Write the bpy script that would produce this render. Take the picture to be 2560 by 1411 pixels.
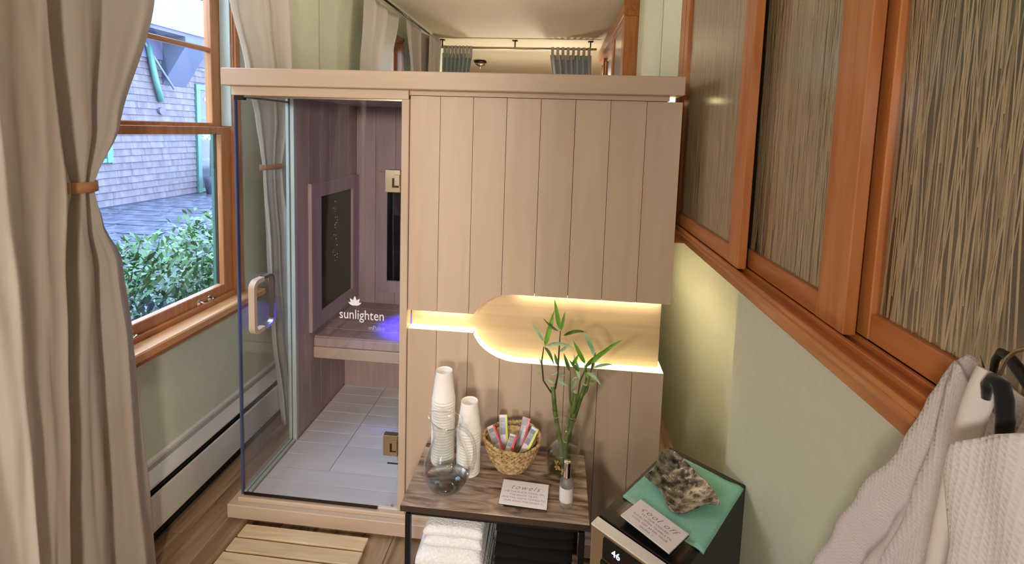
import bpy, bmesh, math, random
from mathutils import Vector, Matrix, noise
random.seed(7)
PI = math.pi
scene = bpy.context.scene
for o in list(bpy.data.objects): bpy.data.objects.remove(o)
C = scene.collection

# ------------------------------------------------------------------ camera
cam = bpy.data.cameras.new('camera'); camo = bpy.data.objects.new('camera', cam); C.objects.link(camo)
cam.sensor_fit = 'HORIZONTAL'; cam.sensor_width = 36.0; cam.lens = 1190/2560*36
cam.shift_y = (438-705.5)/2560; cam.clip_start = 0.02; cam.clip_end = 200
RM = Matrix.Rotation(.0944, 4, 'Z') @ Matrix.Rotation(-.0897, 4, 'X') @ Matrix.Rotation(-.0315, 4, 'Y') @ Matrix.Rotation(PI/2, 4, 'X')
camo.matrix_world = Matrix.Translation((1.3342, -1.8609, 1.7402)) @ RM
scene.camera = camo

# ------------------------------------------------------------------ world, exposure
vs = scene.view_settings
vs.view_transform = 'Standard'; vs.look = 'None'; vs.gamma = 1; vs.use_curve_mapping = False; vs.exposure = -0.1
W = bpy.data.worlds.new('overcast_sky'); scene.world = W; W.use_nodes = True
nt = W.node_tree; nt.nodes.clear()
out = nt.nodes.new('ShaderNodeOutputWorld'); bg = nt.nodes.new('ShaderNodeBackground')
tc = nt.nodes.new('ShaderNodeTexCoord'); sep = nt.nodes.new('ShaderNodeSeparateXYZ'); rmp = nt.nodes.new('ShaderNodeValToRGB')
rmp.color_ramp.elements[0].position = 0.0; rmp.color_ramp.elements[0].color = (.54, .71, 1.0, 1)
rmp.color_ramp.elements[1].position = 1.0; rmp.color_ramp.elements[1].color = (.44, .64, 1.0, 1)
nt.links.new(tc.outputs['Generated'], sep.inputs[0]); nt.links.new(sep.outputs[2], rmp.inputs[0])
nt.links.new(rmp.outputs[0], bg.inputs[0]); bg.inputs[1].default_value = 16.0
nt.links.new(bg.outputs[0], out.inputs[0])

def area(name, loc, size, power, col, rot=(0, 0, 0), sy=None, spread=None):
    l = bpy.data.lights.new(name, 'AREA'); l.energy = power; l.color = col
    l.shape = 'RECTANGLE' if sy else 'DISK'; l.size = size
    if sy: l.size_y = sy
    if spread: l.spread = spread
    o = bpy.data.objects.new(name, l); C.objects.link(o); o.location = loc; o.rotation_euler = rot
    return o
WARM = (1.0, .90, .78)
# added fill lights without fixtures, in the room behind the photographer
def point_fill(name, loc, r, power, col):
    l = bpy.data.lights.new(name, 'POINT'); l.energy = power; l.color = col; l.shadow_soft_size = r
    o = bpy.data.objects.new(name, l); C.objects.link(o); o.location = loc; return o
point_fill('added_point_fill', (0.25, -3.3, 1.95), .12, 22, WARM)
area('added_front_fill', (0.25, -3.2, 1.95), .30, 30, WARM, rot=(math.radians(74), 0, math.radians(-8)))
point_fill('added_point_fill', (1.45, -3.2, 1.95), .12, 28, WARM)
area('added_front_fill', (1.45, -3.1, 1.95), .30, 38, WARM, rot=(math.radians(74), 0, math.radians(4)))
area('added_rear_fill', (1.0, -5.5, 2.90), .5, 60, WARM)  # added fill to brighten the far room, no fixture
area('added_rear_fill', (-0.8, -8.6, 2.90), .5, 100, WARM)
area('sauna_roof_light', (0.9, .75, 1.975), .9, 9, WARM, rot=(PI, 0, 0), sy=.5)

# ------------------------------------------------------------------ materials
def lin(h):
    h = h.lstrip('#'); r = [int(h[i:i+2], 16)/255 for i in (0, 2, 4)]
    return tuple((c/12.92 if c <= .04045 else ((c+.055)/1.055)**2.4) for c in r) + (1,)
MATS = {}
def base_mat(name, col, rough=.6, metal=0, spec=.5, coat=0, coat_rough=.1, sheen=0):
    m = bpy.data.materials.new(name); m.use_nodes = True
    b = m.node_tree.nodes['Principled BSDF']
    b.inputs['Base Color'].default_value = lin(col) if isinstance(col, str) else col
    b.inputs['Roughness'].default_value = rough; b.inputs['Metallic'].default_value = metal
    b.inputs['Specular IOR Level'].default_value = spec
    b.inputs['Coat Weight'].default_value = coat; b.inputs['Coat Roughness'].default_value = coat_rough
    b.inputs['Sheen Weight'].default_value = sheen
    MATS[name] = m
    return m
def N(m, t): return m.node_tree.nodes.new(t)
def L(m, a, b): m.node_tree.links.new(a, b)
def grain(name, c1, c2, scale, rough=.5, coat=0, bump=.0, var=.12, detail=6, p0=.35, p1=.65, dist=.6, nscale=3.0, spec=.4, coat_rough=.15):
    """wood-like streaks along the axis with the small scale; each object gets its own offset and tone"""
    m = base_mat(name, c1, rough, coat=coat, spec=spec, coat_rough=coat_rough)
    b = m.node_tree.nodes['Principled BSDF']
    t = N(m, 'ShaderNodeTexCoord'); oi = N(m, 'ShaderNodeObjectInfo'); ad = N(m, 'ShaderNodeVectorMath'); ad.operation = 'ADD'
    ml = N(m, 'ShaderNodeVectorMath'); ml.operation = 'SCALE'; ml.inputs[3].default_value = 37.0
    cb = N(m, 'ShaderNodeCombineXYZ')
    for i in range(3): L(m, oi.outputs['Random'], cb.inputs[i])
    L(m, cb.outputs[0], ml.inputs[0]); L(m, t.outputs['Object'], ad.inputs[0]); L(m, ml.outputs[0], ad.inputs[1])
    mp = N(m, 'ShaderNodeMapping'); mp.inputs['Scale'].default_value = scale; L(m, ad.outputs[0], mp.inputs[0])
    n = N(m, 'ShaderNodeTexNoise'); n.inputs['Scale'].default_value = nscale; n.inputs['Detail'].default_value = detail
    n.inputs['Distortion'].default_value = dist; L(m, mp.outputs[0], n.inputs['Vector'])
    r = N(m, 'ShaderNodeValToRGB'); r.color_ramp.elements[0].position = p0; r.color_ramp.elements[1].position = p1
    r.color_ramp.elements[0].color = lin(c1); r.color_ramp.elements[1].color = lin(c2); L(m, n.outputs['Fac'], r.inputs[0])
    hv = N(m, 'ShaderNodeHueSaturation'); L(m, r.outputs[0], hv.inputs['Color'])
    mr = N(m, 'ShaderNodeMapRange'); mr.inputs['To Min'].default_value = 1-var; mr.inputs['To Max'].default_value = 1+var
    L(m, oi.outputs['Random'], mr.inputs[0]); L(m, mr.outputs[0], hv.inputs['Value']); L(m, hv.outputs[0], b.inputs['Base Color'])
    if bump:
        bp = N(m, 'ShaderNodeBump'); bp.inputs['Strength'].default_value = bump; bp.inputs['Distance'].default_value = .002
        L(m, n.outputs['Fac'], bp.inputs['Height']); L(m, bp.outputs[0], b.inputs['Normal'])
    return m
def noisy(name, c1, c2, scale=20, rough=.8, bump=.1, dist=.003, metal=0, sheen=0, p0=.35, p1=.65, spec=.4):
    m = base_mat(name, c1, rough, metal, spec=spec, sheen=sheen)
    b = m.node_tree.nodes['Principled BSDF']
    t = N(m, 'ShaderNodeTexCoord'); n = N(m, 'ShaderNodeTexNoise'); n.inputs['Scale'].default_value = scale; n.inputs['Detail'].default_value = 5
    L(m, t.outputs['Object'], n.inputs['Vector'])
    r = N(m, 'ShaderNodeValToRGB'); r.color_ramp.elements[0].position = p0; r.color_ramp.elements[1].position = p1
    r.color_ramp.elements[0].color = lin(c1); r.color_ramp.elements[1].color = lin(c2)
    L(m, n.outputs['Fac'], r.inputs[0]); L(m, r.outputs[0], b.inputs['Base Color'])
    if bump:
        bp = N(m, 'ShaderNodeBump'); bp.inputs['Strength'].default_value = bump; bp.inputs['Distance'].default_value = dist
        L(m, n.outputs['Fac'], bp.inputs['Height']); L(m, bp.outputs[0], b.inputs['Normal'])
    return m
def emit(name, col, s):
    m = bpy.data.materials.new(name); m.use_nodes = True; nt = m.node_tree; nt.nodes.clear()
    e = nt.nodes.new('ShaderNodeEmission'); e.inputs[0].default_value = (*col, 1); e.inputs[1].default_value = s
    o = nt.nodes.new('ShaderNodeOutputMaterial'); nt.links.new(e.outputs[0], o.inputs[0]); MATS[name] = m
    return m
def pane(name, tint=(.96, .98, .97), ior=1.45, rough=0.0):
    """thin clear sheet: see-through plus Fresnel reflection"""
    m = bpy.data.materials.new(name); m.use_nodes = True; nt = m.node_tree; nt.nodes.clear()
    tr = nt.nodes.new('ShaderNodeBsdfTransparent'); tr.inputs[0].default_value = (*tint, 1)
    g = nt.nodes.new('ShaderNodeBsdfGlossy'); g.inputs['Roughness'].default_value = rough; g.inputs[0].default_value = (1, 1, 1, 1)
    f = nt.nodes.new('ShaderNodeFresnel')
    ge = nt.nodes.new('ShaderNodeNewGeometry'); mr = nt.nodes.new('ShaderNodeMapRange')
    mr.inputs['To Min'].default_value = ior; mr.inputs['To Max'].default_value = 1/ior
    nt.links.new(ge.outputs['Backfacing'], mr.inputs[0]); nt.links.new(mr.outputs[0], f.inputs[0])
    mx = nt.nodes.new('ShaderNodeMixShader'); o = nt.nodes.new('ShaderNodeOutputMaterial')
    nt.links.new(f.outputs[0], mx.inputs[0]); nt.links.new(tr.outputs[0], mx.inputs[1]); nt.links.new(g.outputs[0], mx.inputs[2]); nt.links.new(mx.outputs[0], o.inputs[0])
    MATS[name] = m
    return m
def glass(name, col=(1, 1, 1, 1), ior=1.45, rough=0):
    m = base_mat(name, col, rough); b = m.node_tree.nodes['Principled BSDF']
    b.inputs['Transmission Weight'].default_value = 1; b.inputs['IOR'].default_value = ior
    return m
def cloth_mat(name, c, weave=900, rough=.9, transl=.25, bump=.25):
    m = noisy(name, c, c, 8, rough, 0)
    b = m.node_tree.nodes['Principled BSDF']; nt = m.node_tree
    t = N(m, 'ShaderNodeTexCoord'); n = N(m, 'ShaderNodeTexNoise'); n.inputs['Scale'].default_value = 9; n.inputs['Detail'].default_value = 6
    L(m, t.outputs['Object'], n.inputs['Vector'])
    n2 = N(m, 'ShaderNodeTexNoise'); n2.inputs['Scale'].default_value = weave; L(m, t.outputs['Object'], n2.inputs['Vector'])
    mx = N(m, 'ShaderNodeMath'); mx.operation = 'MULTIPLY_ADD'; L(m, n2.outputs['Fac'], mx.inputs[0]); mx.inputs[1].default_value = .06; L(m, n.outputs['Fac'], mx.inputs[2])
    bp = N(m, 'ShaderNodeBump'); bp.inputs['Strength'].default_value = bump; bp.inputs['Distance'].default_value = .02
    L(m, mx.outputs[0], bp.inputs['Height']); L(m, bp.outputs[0], b.inputs['Normal'])
    if transl:
        tl = N(m, 'ShaderNodeBsdfTranslucent'); tl.inputs[0].default_value = lin(c)
        ms = N(m, 'ShaderNodeMixShader'); ms.inputs[0].default_value = transl
        o = nt.nodes['Material Output']; L(m, b.outputs[0], ms.inputs[1]); L(m, tl.outputs[0], ms.inputs[2]); L(m, ms.outputs[0], o.inputs[0])
    return m

M = MATS
noisy('wall_green', '#cfd3ba', '#d3d6bf', 30, .75, .05)
noisy('ceiling_cream', '#cfc0a2', '#d4c6a9', 30, .85, .05)
noisy('cream_far', '#e0cfae', '#e4d4b5', 10, .85, .03)
grain('cherry', '#a86434', '#bd7a46', (14, 14, 1.2), .38, coat=.25, var=.05, bump=.05)
grain('cherry_y', '#a45f31', '#ba7542', (14, 1.2, 14), .38, coat=.25, var=.05, bump=.05)
grain('fir_y', '#b27245', '#c98b5c', (16, 1.0, 16), .35, coat=.3, var=.04, bump=.05)
grain('fir_z', '#a96c42', '#bf8355', (16, 16, 1.0), .35, coat=.3, var=.04, bump=.05)
grain('fir_sill', '#cf9058', '#e0a974', (14, .8, 14), .35, coat=.3, var=.03)
grain('basswood', '#c4ad97', '#ccb6a1', (5, 5, .5), .5, var=.035, bump=.04)
grain('basswood_x', '#c5ae98', '#cdb7a2', (.5, 5, 5), .5, var=.03, bump=.04)
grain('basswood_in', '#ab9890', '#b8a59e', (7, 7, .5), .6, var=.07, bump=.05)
grain('sauna_floor', '#dad8d4', '#e2e0dc', (.6, 6, 6), .5, var=.05, bump=.04)
grain('niche_wood', '#cdb08c', '#dac09c', (.35, 5, 9), .5, var=0, bump=.05, detail=8, dist=.3)
grain('acacia', '#6a4c35', '#c3a482', (9, .55, 9), .32, coat=.2, var=.25, bump=.06, detail=8, dist=1.6, nscale=1.6, p0=.3, p1=.7)
grain('bamboo_slat', '#c9ac84', '#dcc39c', (1.2, 14, 14), .5, var=.06, bump=.05)
grain('table_wood', '#4c382e', '#bda592', (1.8, 11, 9), .35, coat=.2, var=0, bump=.05, detail=9, dist=1.2, nscale=2.6, p0=.36, p1=.66)
base_mat('table_edge', '#3a2b23', .55)
base_mat('white_enamel', '#dcd8cf', .35)
base_mat('grey_enamel', '#b9bcae', .4)
base_mat('dark_slot', '#14110f', .7)
base_mat('steel', '#c9c5bd', .25, 1)
base_mat('nickel', '#b9ae98', .3, 1)
base_mat('dark_bronze', '#3b322a', .4, .8)
base_mat('copper', '#b4582a', .5); base_mat('reflection_white', '#f2f0ea', .35, .25); base_mat('chrome', '#e6e2da', .12, 1)
base_mat('black_metal', '#17171a', .45, .5)
base_mat('black_plastic', '#0b0b0d', .35)
base_mat('black_velvet', '#050507', .95, sheen=.2)
base_mat('black_glass', '#0a0a10', .08)
base_mat('heater_glass', '#07060b', .15, spec=.12)
base_mat('paper_white', '#f1efec', .7)
base_mat('cup_paper', '#efebe8', .55)
base_mat('card', '#e9e4e6', .35)
base_mat('ink', '#77757c', .8)
base_mat('etched', (.80, .80, .86, 1), .7)
base_mat('etched_faint', (.42, .40, .62, 1), .7)
base_mat('leather', '#b98560', .55)
noisy('towel_white', '#e6e6ee', '#f4f4f8', 160, .95, .8, .006, sheen=.3)
noisy('towel_black', '#040405', '#090909', 160, .95, .6, .006)
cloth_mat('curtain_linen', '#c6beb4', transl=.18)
cloth_mat('curtain_linen_lit', '#e9e3da', transl=.35, bump=.2)  # same linen, lightened so its colour holds the daylight on it
cloth_mat('curtain_blue', '#c0cad4', transl=.1)
cloth_mat('curtain_tab', '#cdcac2', transl=.1)
base_mat('mirror', (.90, .91, .90, 1), .0, 1)
pane('window_glass'); pane('water_vase', (.90, .93, .80), 1.4); pane('water_thin', (.95, .97, .98), 1.33); pane('rim_glass', (.95, .97, .97), 2.6, .04); pane('clear_thin', (.985, .993, .988), 1.6); pane('door_glass', (.955, .95, .97)); pane('side_glass', (.96, .98, .98)); pane('shoji_clear', (.95, .94, .9), 1.7, .22)
base_mat('glass_edge', '#4a5578', .2)
base_mat('glass_edge_pale', '#b9c6c0', .3)
glass('clear_glass', (.98, 1, .99, 1)); glass('frosted', (.93, .95, .90, 1), rough=.45); glass('water', (.98, .97, .88, 1), 1.33)
base_mat('reed_back', '#40352a', .6)
base_mat('reed', '#b5a387', .6)
base_mat('reed_dark', '#8a7860', .6)
noisy('teal_cloth', '#86c3ae', '#93cdb9', 200, .9, .15, .001)
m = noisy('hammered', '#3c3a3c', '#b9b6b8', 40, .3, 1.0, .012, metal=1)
noisy('seagrass', '#8f7048', '#ceb184', 60, .7, .4, .002)
noisy('bamboo_green', '#42552a', '#66803a', 25, .35, .05); base_mat('bamboo_node', '#a9b487', .5); base_mat('bamboo_dark', '#3c3a2a', .5)
noisy('leaf_a', '#5f9a2e', '#86bd48', 30, .4, .1); noisy('leaf_b', '#8fb78a', '#b4d3ac', 30, .45, .1); noisy('leaf_c', '#41602c', '#5f8440', 30, .4, .1)
base_mat('packet_white', '#dcd8e2', .35); base_mat('packet_grey', '#8f8f9c', .3); base_mat('packet_pink', '#e4486a', .35); base_mat('packet_lime', '#cfe858', .35); base_mat('packet_clear', '#8c7d7a', .3)
noisy('pebble', '#c99c58', '#e6dab0', 15, .4, .1)
emit('led_up', (1.0, .88, .46), 3.6); emit('led_down', (1.0, .86, .56), 48); emit('led_digits', (.62, .78, 1.0), 4); emit('lamp_glow', (1.0, .82, .6), 3)
emit('chromo_blue', (.02, .02, 1.0), 6); emit('heater_dots', (1.0, .25, .55), 2.2); emit('porch_lamp', (1.0, .75, .45), 6)
grain('shingle', '#544c55', '#6a6066', (3, 3, .5), .85, var=.06, bump=.2)
base_mat('teal_trim', '#456e66', .5); base_mat('pale_trim', '#68707a', .6); base_mat('eave_dark', '#454a62', .7); base_mat('soffit', '#55506a', .8)
base_mat('dark_pane', '#3b3a48', .1)
m = noisy('flagstone', '#383a48', '#5c5e6e', 5, .35, .3, .01)
noisy('ground_soil', '#4d4c4a', '#6b6c70', 6, .8, .3)
noisy('hedge_leaf', '#34552f', '#5c7d48', 3, .4, 0); base_mat('hedge_stem', '#4a4a38', .8)
base_mat('robe_piping', '#d9d2d2', .9)
def waffle(name, c):
    m = base_mat(name, c, .95, sheen=.3); b = m.node_tree.nodes['Principled BSDF']
    t = N(m, 'ShaderNodeTexCoord'); 
    w1 = N(m, 'ShaderNodeTexWave'); w1.bands_direction = 'Y'; w1.inputs['Scale'].default_value = 55
    w2 = N(m, 'ShaderNodeTexWave'); w2.bands_direction = 'Z'; w2.inputs['Scale'].default_value = 55
    for w in (w1, w2): w.inputs['Distortion'].default_value = 1.0; w.inputs['Detail'].default_value = 1; L(m, t.outputs['Object'], w.inputs['Vector'])
    mx = N(m, 'ShaderNodeMath'); mx.operation = 'MAXIMUM'; L(m, w1.outputs['Fac'], mx.inputs[0]); L(m, w2.outputs['Fac'], mx.inputs[1])
    bp = N(m, 'ShaderNodeBump'); bp.inputs['Strength'].default_value = .55; bp.inputs['Distance'].default_value = .0015
    L(m, mx.outputs[0], bp.inputs['Height']); L(m, bp.outputs[0], b.inputs['Normal'])
    return m
waffle('robe_waffle', '#d4cdd0')

# ------------------------------------------------------------------ mesh helpers (world coordinates)
class MB:
    def __init__(s): s.v = []; s.f = []; s.mi = []; s.sm = []
    def add(s, vs, fs, mi=0, smooth=False):
        k = len(s.v); s.v += [tuple(p) for p in vs]; s.f += [tuple(i+k for i in f) for f in fs]; s.mi += [mi]*len(fs); s.sm += [smooth]*len(fs)
        return s
    def box(s, x0, x1, y0, y1, z0, z1, mi=0, bev=0):
        if bev:
            bm = bmesh.new(); bmesh.ops.create_cube(bm, size=1)
            for v in bm.verts: v.co = Vector(((x0+x1)/2+v.co.x*(x1-x0), (y0+y1)/2+v.co.y*(y1-y0), (z0+z1)/2+v.co.z*(z1-z0)))
            b = min(bev, abs(x1-x0)*.45, abs(y1-y0)*.45, abs(z1-z0)*.45)
            bmesh.ops.bevel(bm, geom=bm.edges[:], offset=b, segments=2 if bev > .006 else 1, affect='EDGES', profile=.5)
            bm.verts.index_update(); r = s.add([v.co[:] for v in bm.verts], [[v.index for v in f.verts] for f in bm.faces], mi); bm.free(); return r
        vs = [(x, y, z) for x in (x0, x1) for y in (y0, y1) for z in (z0, z1)]
        return s.add(vs, [(0, 1, 3, 2), (4, 6, 7, 5), (0, 4, 5, 1), (2, 3, 7, 6), (0, 2, 6, 4), (1, 5, 7, 3)], mi)
    def prism(s, pts, d, mi=0):
        """pts: planar outline as 3-D points, d: extrusion vector"""
        n = len(pts); a = [Vector(p) for p in pts]; d = Vector(d)
        fs = [tuple(range(n))[::-1], tuple(range(n, 2*n))] + [(i, (i+1) % n, n+(i+1) % n, n+i) for i in range(n)]
        return s.add([p[:] for p in a]+[(p+d)[:] for p in a], fs, mi)
    def lathe(s, prof, c, n=32, mi=0, sx=1, sy=1, axis=None, fn=None, close=False):
        vs = []; fs = []
        for (r, z) in prof:
            for i in range(n):
                a = 2*PI*i/n; x, y = r*math.cos(a)*sx, r*math.sin(a)*sy
                p = (x, y, z)
                if fn: p = fn(p, a)
                vs.append((c[0]+p[0], c[1]+p[1], c[2]+p[2]))
        for j in range(len(prof)-1):
            for i in range(n): fs.append((j*n+i, j*n+(i+1) % n, (j+1)*n+(i+1) % n, (j+1)*n+i))
        if prof[0][0] > 1e-5 and not close: fs.append(tuple(range(n))[::-1])
        if prof[-1][0] > 1e-5 and not close: k = (len(prof)-1)*n; fs.append(tuple(range(k, k+n)))
        return s.add(vs, fs, mi, True)
    def tube(s, pts, r, n=8, mi=0, closed=False, flat=1):
        P = [Vector(p) for p in pts]; rs = r if isinstance(r, (list, tuple)) else [r]*len(P)
        vs = []; fs = []; up = None
        for i, p in enumerate(P):
            if closed: t = (P[(i+1) % len(P)]-P[i-1]).normalized()
            else: t = (P[min(i+1, len(P)-1)]-P[max(i-1, 0)]).normalized()
            if up is None:
                up = t.orthogonal().normalized()
            u = (up-t*up.dot(t)); u = u.normalized() if u.length > 1e-6 else t.orthogonal().normalized(); up = u; w = t.cross(u)
            for k in range(n):
                a = 2*PI*k/n; vs.append((p+u*math.cos(a)*rs[i]+w*math.sin(a)*rs[i]*flat)[:])
        m = len(P)
        for i in range(m if closed else m-1):
            j = (i+1) % m
            for k in range(n): fs.append((i*n+k, i*n+(k+1) % n, j*n+(k+1) % n, j*n+k))
        if not closed: fs += [tuple(range(n))[::-1], tuple(range((m-1)*n, m*n))]
        return s.add(vs, fs, mi, True)
    def grid(s, fn, nu, nv, mi=0, smooth=True):
        vs = [fn(i/nu, j/nv) for j in range(nv+1) for i in range(nu+1)]
        fs = [(j*(nu+1)+i, j*(nu+1)+i+1, (j+1)*(nu+1)+i+1, (j+1)*(nu+1)+i) for j in range(nv) for i in range(nu)]
        return s.add(vs, fs, mi, smooth)
def put(name, mb, mat, parent=None, kind=None, loc=None):
    me = bpy.data.meshes.new(name); off = Vector((0, 0, 0))
    p = parent
    while p is not None: off += p.location; p = p.parent
    if loc is not None: off = Vector(loc)
    me.from_pydata([(Vector(v)-off)[:] for v in mb.v], [], mb.f)
    for m_ in (mat if isinstance(mat, (list, tuple)) else [mat]): me.materials.append(M[m_])
    me.polygons.foreach_set('material_index', mb.mi); me.polygons.foreach_set('use_smooth', mb.sm)
    bm = bmesh.new(); bm.from_mesh(me); bmesh.ops.recalc_face_normals(bm, faces=bm.faces); bm.to_mesh(bm_me(me)) if False else bm.to_mesh(me); bm.free()
    o = bpy.data.objects.new(name, me); C.objects.link(o)
    if parent is not None: o.parent = parent
    if loc is not None:
        po = Vector((0, 0, 0)); p = parent
        while p is not None: po += p.location; p = p.parent
        o.location = off-po
    if kind: o['kind'] = kind
    return o
def thing(name, label, cat, loc=(0, 0, 0), group=None):
    o = bpy.data.objects.new(name, None); C.objects.link(o); o.location = loc; o.empty_display_size = .05
    o['label'] = label; o['category'] = cat
    if group: o['group'] = group
    return o
def tag(o, label, cat, group=None):
    o['label'] = label; o['category'] = cat
    if group: o['group'] = group
    return o
def struct(name, loc=(0, 0, 0)):
    o = bpy.data.objects.new(name, None); C.objects.link(o); o.location = loc; o['kind'] = 'structure'; return o
def B(name, mat, parent, *b, bev=.002, kind=None, label=None):
    o = put(name, MB().box(*b, bev=bev), mat, parent, kind)
    if label: o['label'] = label
    return o
def thick(o, t, off=0):
    md = o.modifiers.new('thickness', 'SOLIDIFY'); md.thickness = t; md.offset = off; return o
def interp(rows, z):
    """rows sorted by descending z: (z, a, b, ...) smooth interpolation"""
    if z >= rows[0][0]: return rows[0][1:]
    for a, b in zip(rows, rows[1:]):
        if z >= b[0]:
            t = (a[0]-z)/(a[0]-b[0]); t = t*t*(3-2*t)*.6+t*.4
            return tuple(p+(q-p)*t for p, q in zip(a[1:], b[1:]))
    return rows[-1][1:]
def text(s, size, M4, mat, parent, name='lettering', align='CENTER', shear=0, extrude=.0003, offset=0, spacing=1.0, sx=1):
    cu = bpy.data.curves.new(name, 'FONT'); cu.body = s; cu.size = size; cu.align_x = align; cu.extrude = extrude; cu.shear = shear; cu.offset = offset; cu.space_character = spacing; cu.resolution_u = 3
    to = bpy.data.objects.new('tmp', cu); C.objects.link(to); dg = bpy.context.evaluated_depsgraph_get(); dg.update()
    me = bpy.data.meshes.new_from_object(to.evaluated_get(dg)); bpy.data.objects.remove(to)
    off = Vector((0, 0, 0)); p = parent
    while p is not None: off += p.location; p = p.parent
    me.transform(Matrix.Translation(-off) @ M4 @ Matrix.Diagonal((sx, 1, 1, 1))); me.materials.clear(); me.materials.append(M[mat])
    o = bpy.data.objects.new(name, me); C.objects.link(o); o.parent = parent
    return o

# ================================================================== SETTING
XL, XR, YM, ZC = -.28, 1.95, 1.24, 2.94
WY0, WY1, WZ0, WZ1 = -.46, .392, .84, 2.62     # window opening in left wall
fl = put('floor', MB().box(XL-.1, XR+.22, -2.25, 1.45, -.12, -.012).box(-6.15, 5.15, -12.2, -2.25, -.12, -.012), 'acacia', kind='structure')
k = 0
for i in range(18):
    x0 = XL-.02+i*.125
    y = -2.2-random.random()*1.0
    while y < 1.3:
        Ln = 1.2
        y1 = min(y+Ln, 1.3)
        if y1 > -2.1 and y1-y > .06:
            put('plank', MB().box(x0+.0008, x0+.1242, y+.0008, y1-.0008, -.012, 0, bev=.0012), 'acacia', fl, loc=(x0+.06, (y+y1)/2, -.006))
        y += Ln
def wall_with_hole(name, x0, x1, y0, y1, z0, z1, hy0, hy1, hz0, hz1, mat):
    mb = MB()
    mb.box(x0, x1, y0, hy0, z0, z1); mb.box(x0, x1, hy1, y1, z0, z1); mb.box(x0, x1, hy0, hy1, z0, hz0); mb.box(x0, x1, hy0, hy1, hz1, z1)
    return put(name, mb, mat, kind='structure')
wall_with_hole('wall_left', XL-.10, XL, -2.25, 1.45, -.1, ZC, WY0, WY1, WZ0, WZ1, 'wall_green')
# right wall: opening behind the sliding screens is closed by their dark backing
put('wall_right', MB().box(XR, XR+.22, -2.25, 1.45, 1.30, ZC).box(XR, XR+.22, -2.25, -.25, -.1, 1.30).box(XR+.10, XR+.22, -.25, 1.45, -.1, 1.30), 'wall_green', kind='structure')
put('wall_back', MB().box(XL-.1, XR+.22, YM+.02, YM+.17, -.1, ZC), 'wall_green', kind='structure')
put('ceiling', MB().box(XL-.1, XR+.15, -2.25, 1.45, ZC, ZC+.12).box(-6.15, 5.15, -12.2, -2.25, ZC, ZC+.12), 'ceiling_cream', kind='structure')
# the wider room behind the photographer, seen in the mirror and in the sauna door
mb = MB(); mb.box(-6, -.35, -2.4, -2.25, -.1, ZC); mb.box(2.05, 5, -2.4, -2.25, -.1, ZC)
put('wall_partition', mb, 'cream_far', kind='structure')
put('wall_rear_left', MB().box(-6.15, -6, -12.2, -2.25, -.1, ZC), 'cream_far', kind='structure')
put('wall_rear_right', MB().box(5, 5.15, -12.2, -2.25, -.1, ZC), 'cream_far', kind='structure')
mb = MB(); zz = (.7, 2.3)
mb.box(-6, 5, -12.2, -12.05, -.1, zz[0]); mb.box(-6, 5, -12.2, -12.05, zz[1], ZC)
xs = [-6, -5.1, -4.65, -4.1, -3.65, 5]
for a, b in ((0, 1), (2, 3), (4, 5)): mb.box(xs[a], xs[b], -12.2, -12.05, *zz)
put('wall_rear', mb, 'cream_far', kind='structure')
for n_, (a, b) in enumerate(((-5.1, -4.65), (-4.1, -3.65))):
    w = struct('window_%d' % (n_+2), ((a+b)/2, -12.1, zz[0]))
    f = MB(); f.box(a, a+.04, -12.12, -12.08, *zz); f.box(b-.04, b, -12.12, -12.08, *zz)
    for z in (zz[0], 1.32, zz[1]-.05): f.box(a, b, -12.12, -12.08, z, z+.05)
    put('frame', f, 'cherry', w); put('pane', MB().box(a, b, -12.105, -12.10, *zz), 'window_glass', w)
mir = put('wall_mirror', MB().box(XL+.002, XR-.002, YM, YM+.018, .1, ZC-.03), 'mirror')
tag(mir, 'large mirror covering the wall behind the wooden sauna', 'mirror')
put('baseboard_right', MB().box(XR-.014, XR, -2.25, -.236, 0, .11, bev=.003), 'white_enamel', kind='structure')

# ---------------- window_1
w = struct('window_1', (XL-.08, (WY0+WY1)/2, WZ0))
def ring(mb, x0, x1, y0, y1, z0, z1, ws, wb, wt=None):
    wt = wt or wb
    mb.box(x0, x1, y0, y0+ws, z0, z1, bev=.003); mb.box(x0, x1, y1-ws, y1, z0, z1, bev=.003)
    mb.box(x0, x1, y0+ws, y1-ws, z0, z0+wb, bev=.003); mb.box(x0, x1, y0+ws, y1-ws, z1-wt, z1, bev=.003)
# jamb liner, stained casing
mb = MB()
for ya, yb in ((WY0, WY0+.012), (WY1-.012, WY1)): mb.box(XL-.1, XL+.002, ya, yb, WZ0, WZ1)
mb.box(XL-.1, XL+.002, WY0, WY1, WZ1-.012, WZ1)
put('jamb', mb, 'fir_z', w)
mb = MB(); mb.box(XL-.001, XL+.012, WY1-.004, WY1+.030, WZ0-.02, WZ1+.03, bev=.002); mb.box(XL-.001, XL+.012, WY0-.03, WY0+.004, WZ0-.02, WZ1+.03, bev=.002); mb.box(XL-.001, XL+.012, WY0-.03, WY1+.03, WZ1, WZ1+.03, bev=.002)
put('casing', mb, 'fir_z', w)
B('jamb_liner', 'glass_edge_pale', w, XL-.060, XL-.006, WY1-.020, WY1-.0125, 1.725, WZ1-.013)
lower = MB(); ring(lower, XL-.055, XL-.018, WY0+.012, WY1-.012, .868, 1.722, .066, .072, .036); ls = put('lower_sash', lower, 'fir_z', w)
upper = MB(); ring(upper, XL-.10, XL-.062, WY0+.012, WY1-.012, 1.70, WZ1-.012, .062, .040, .06); us = put('upper_sash', upper, 'fir_z', w)
B('muntin', 'fir_y', us, XL-.095, XL-.068, WY0+.07, WY1-.07, 2.078, 2.100, bev=.004)
put('pane', MB().box(XL-.038, XL-.035, WY0+.078, WY1-.078, .94, 1.69), 'window_glass', ls)
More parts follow.
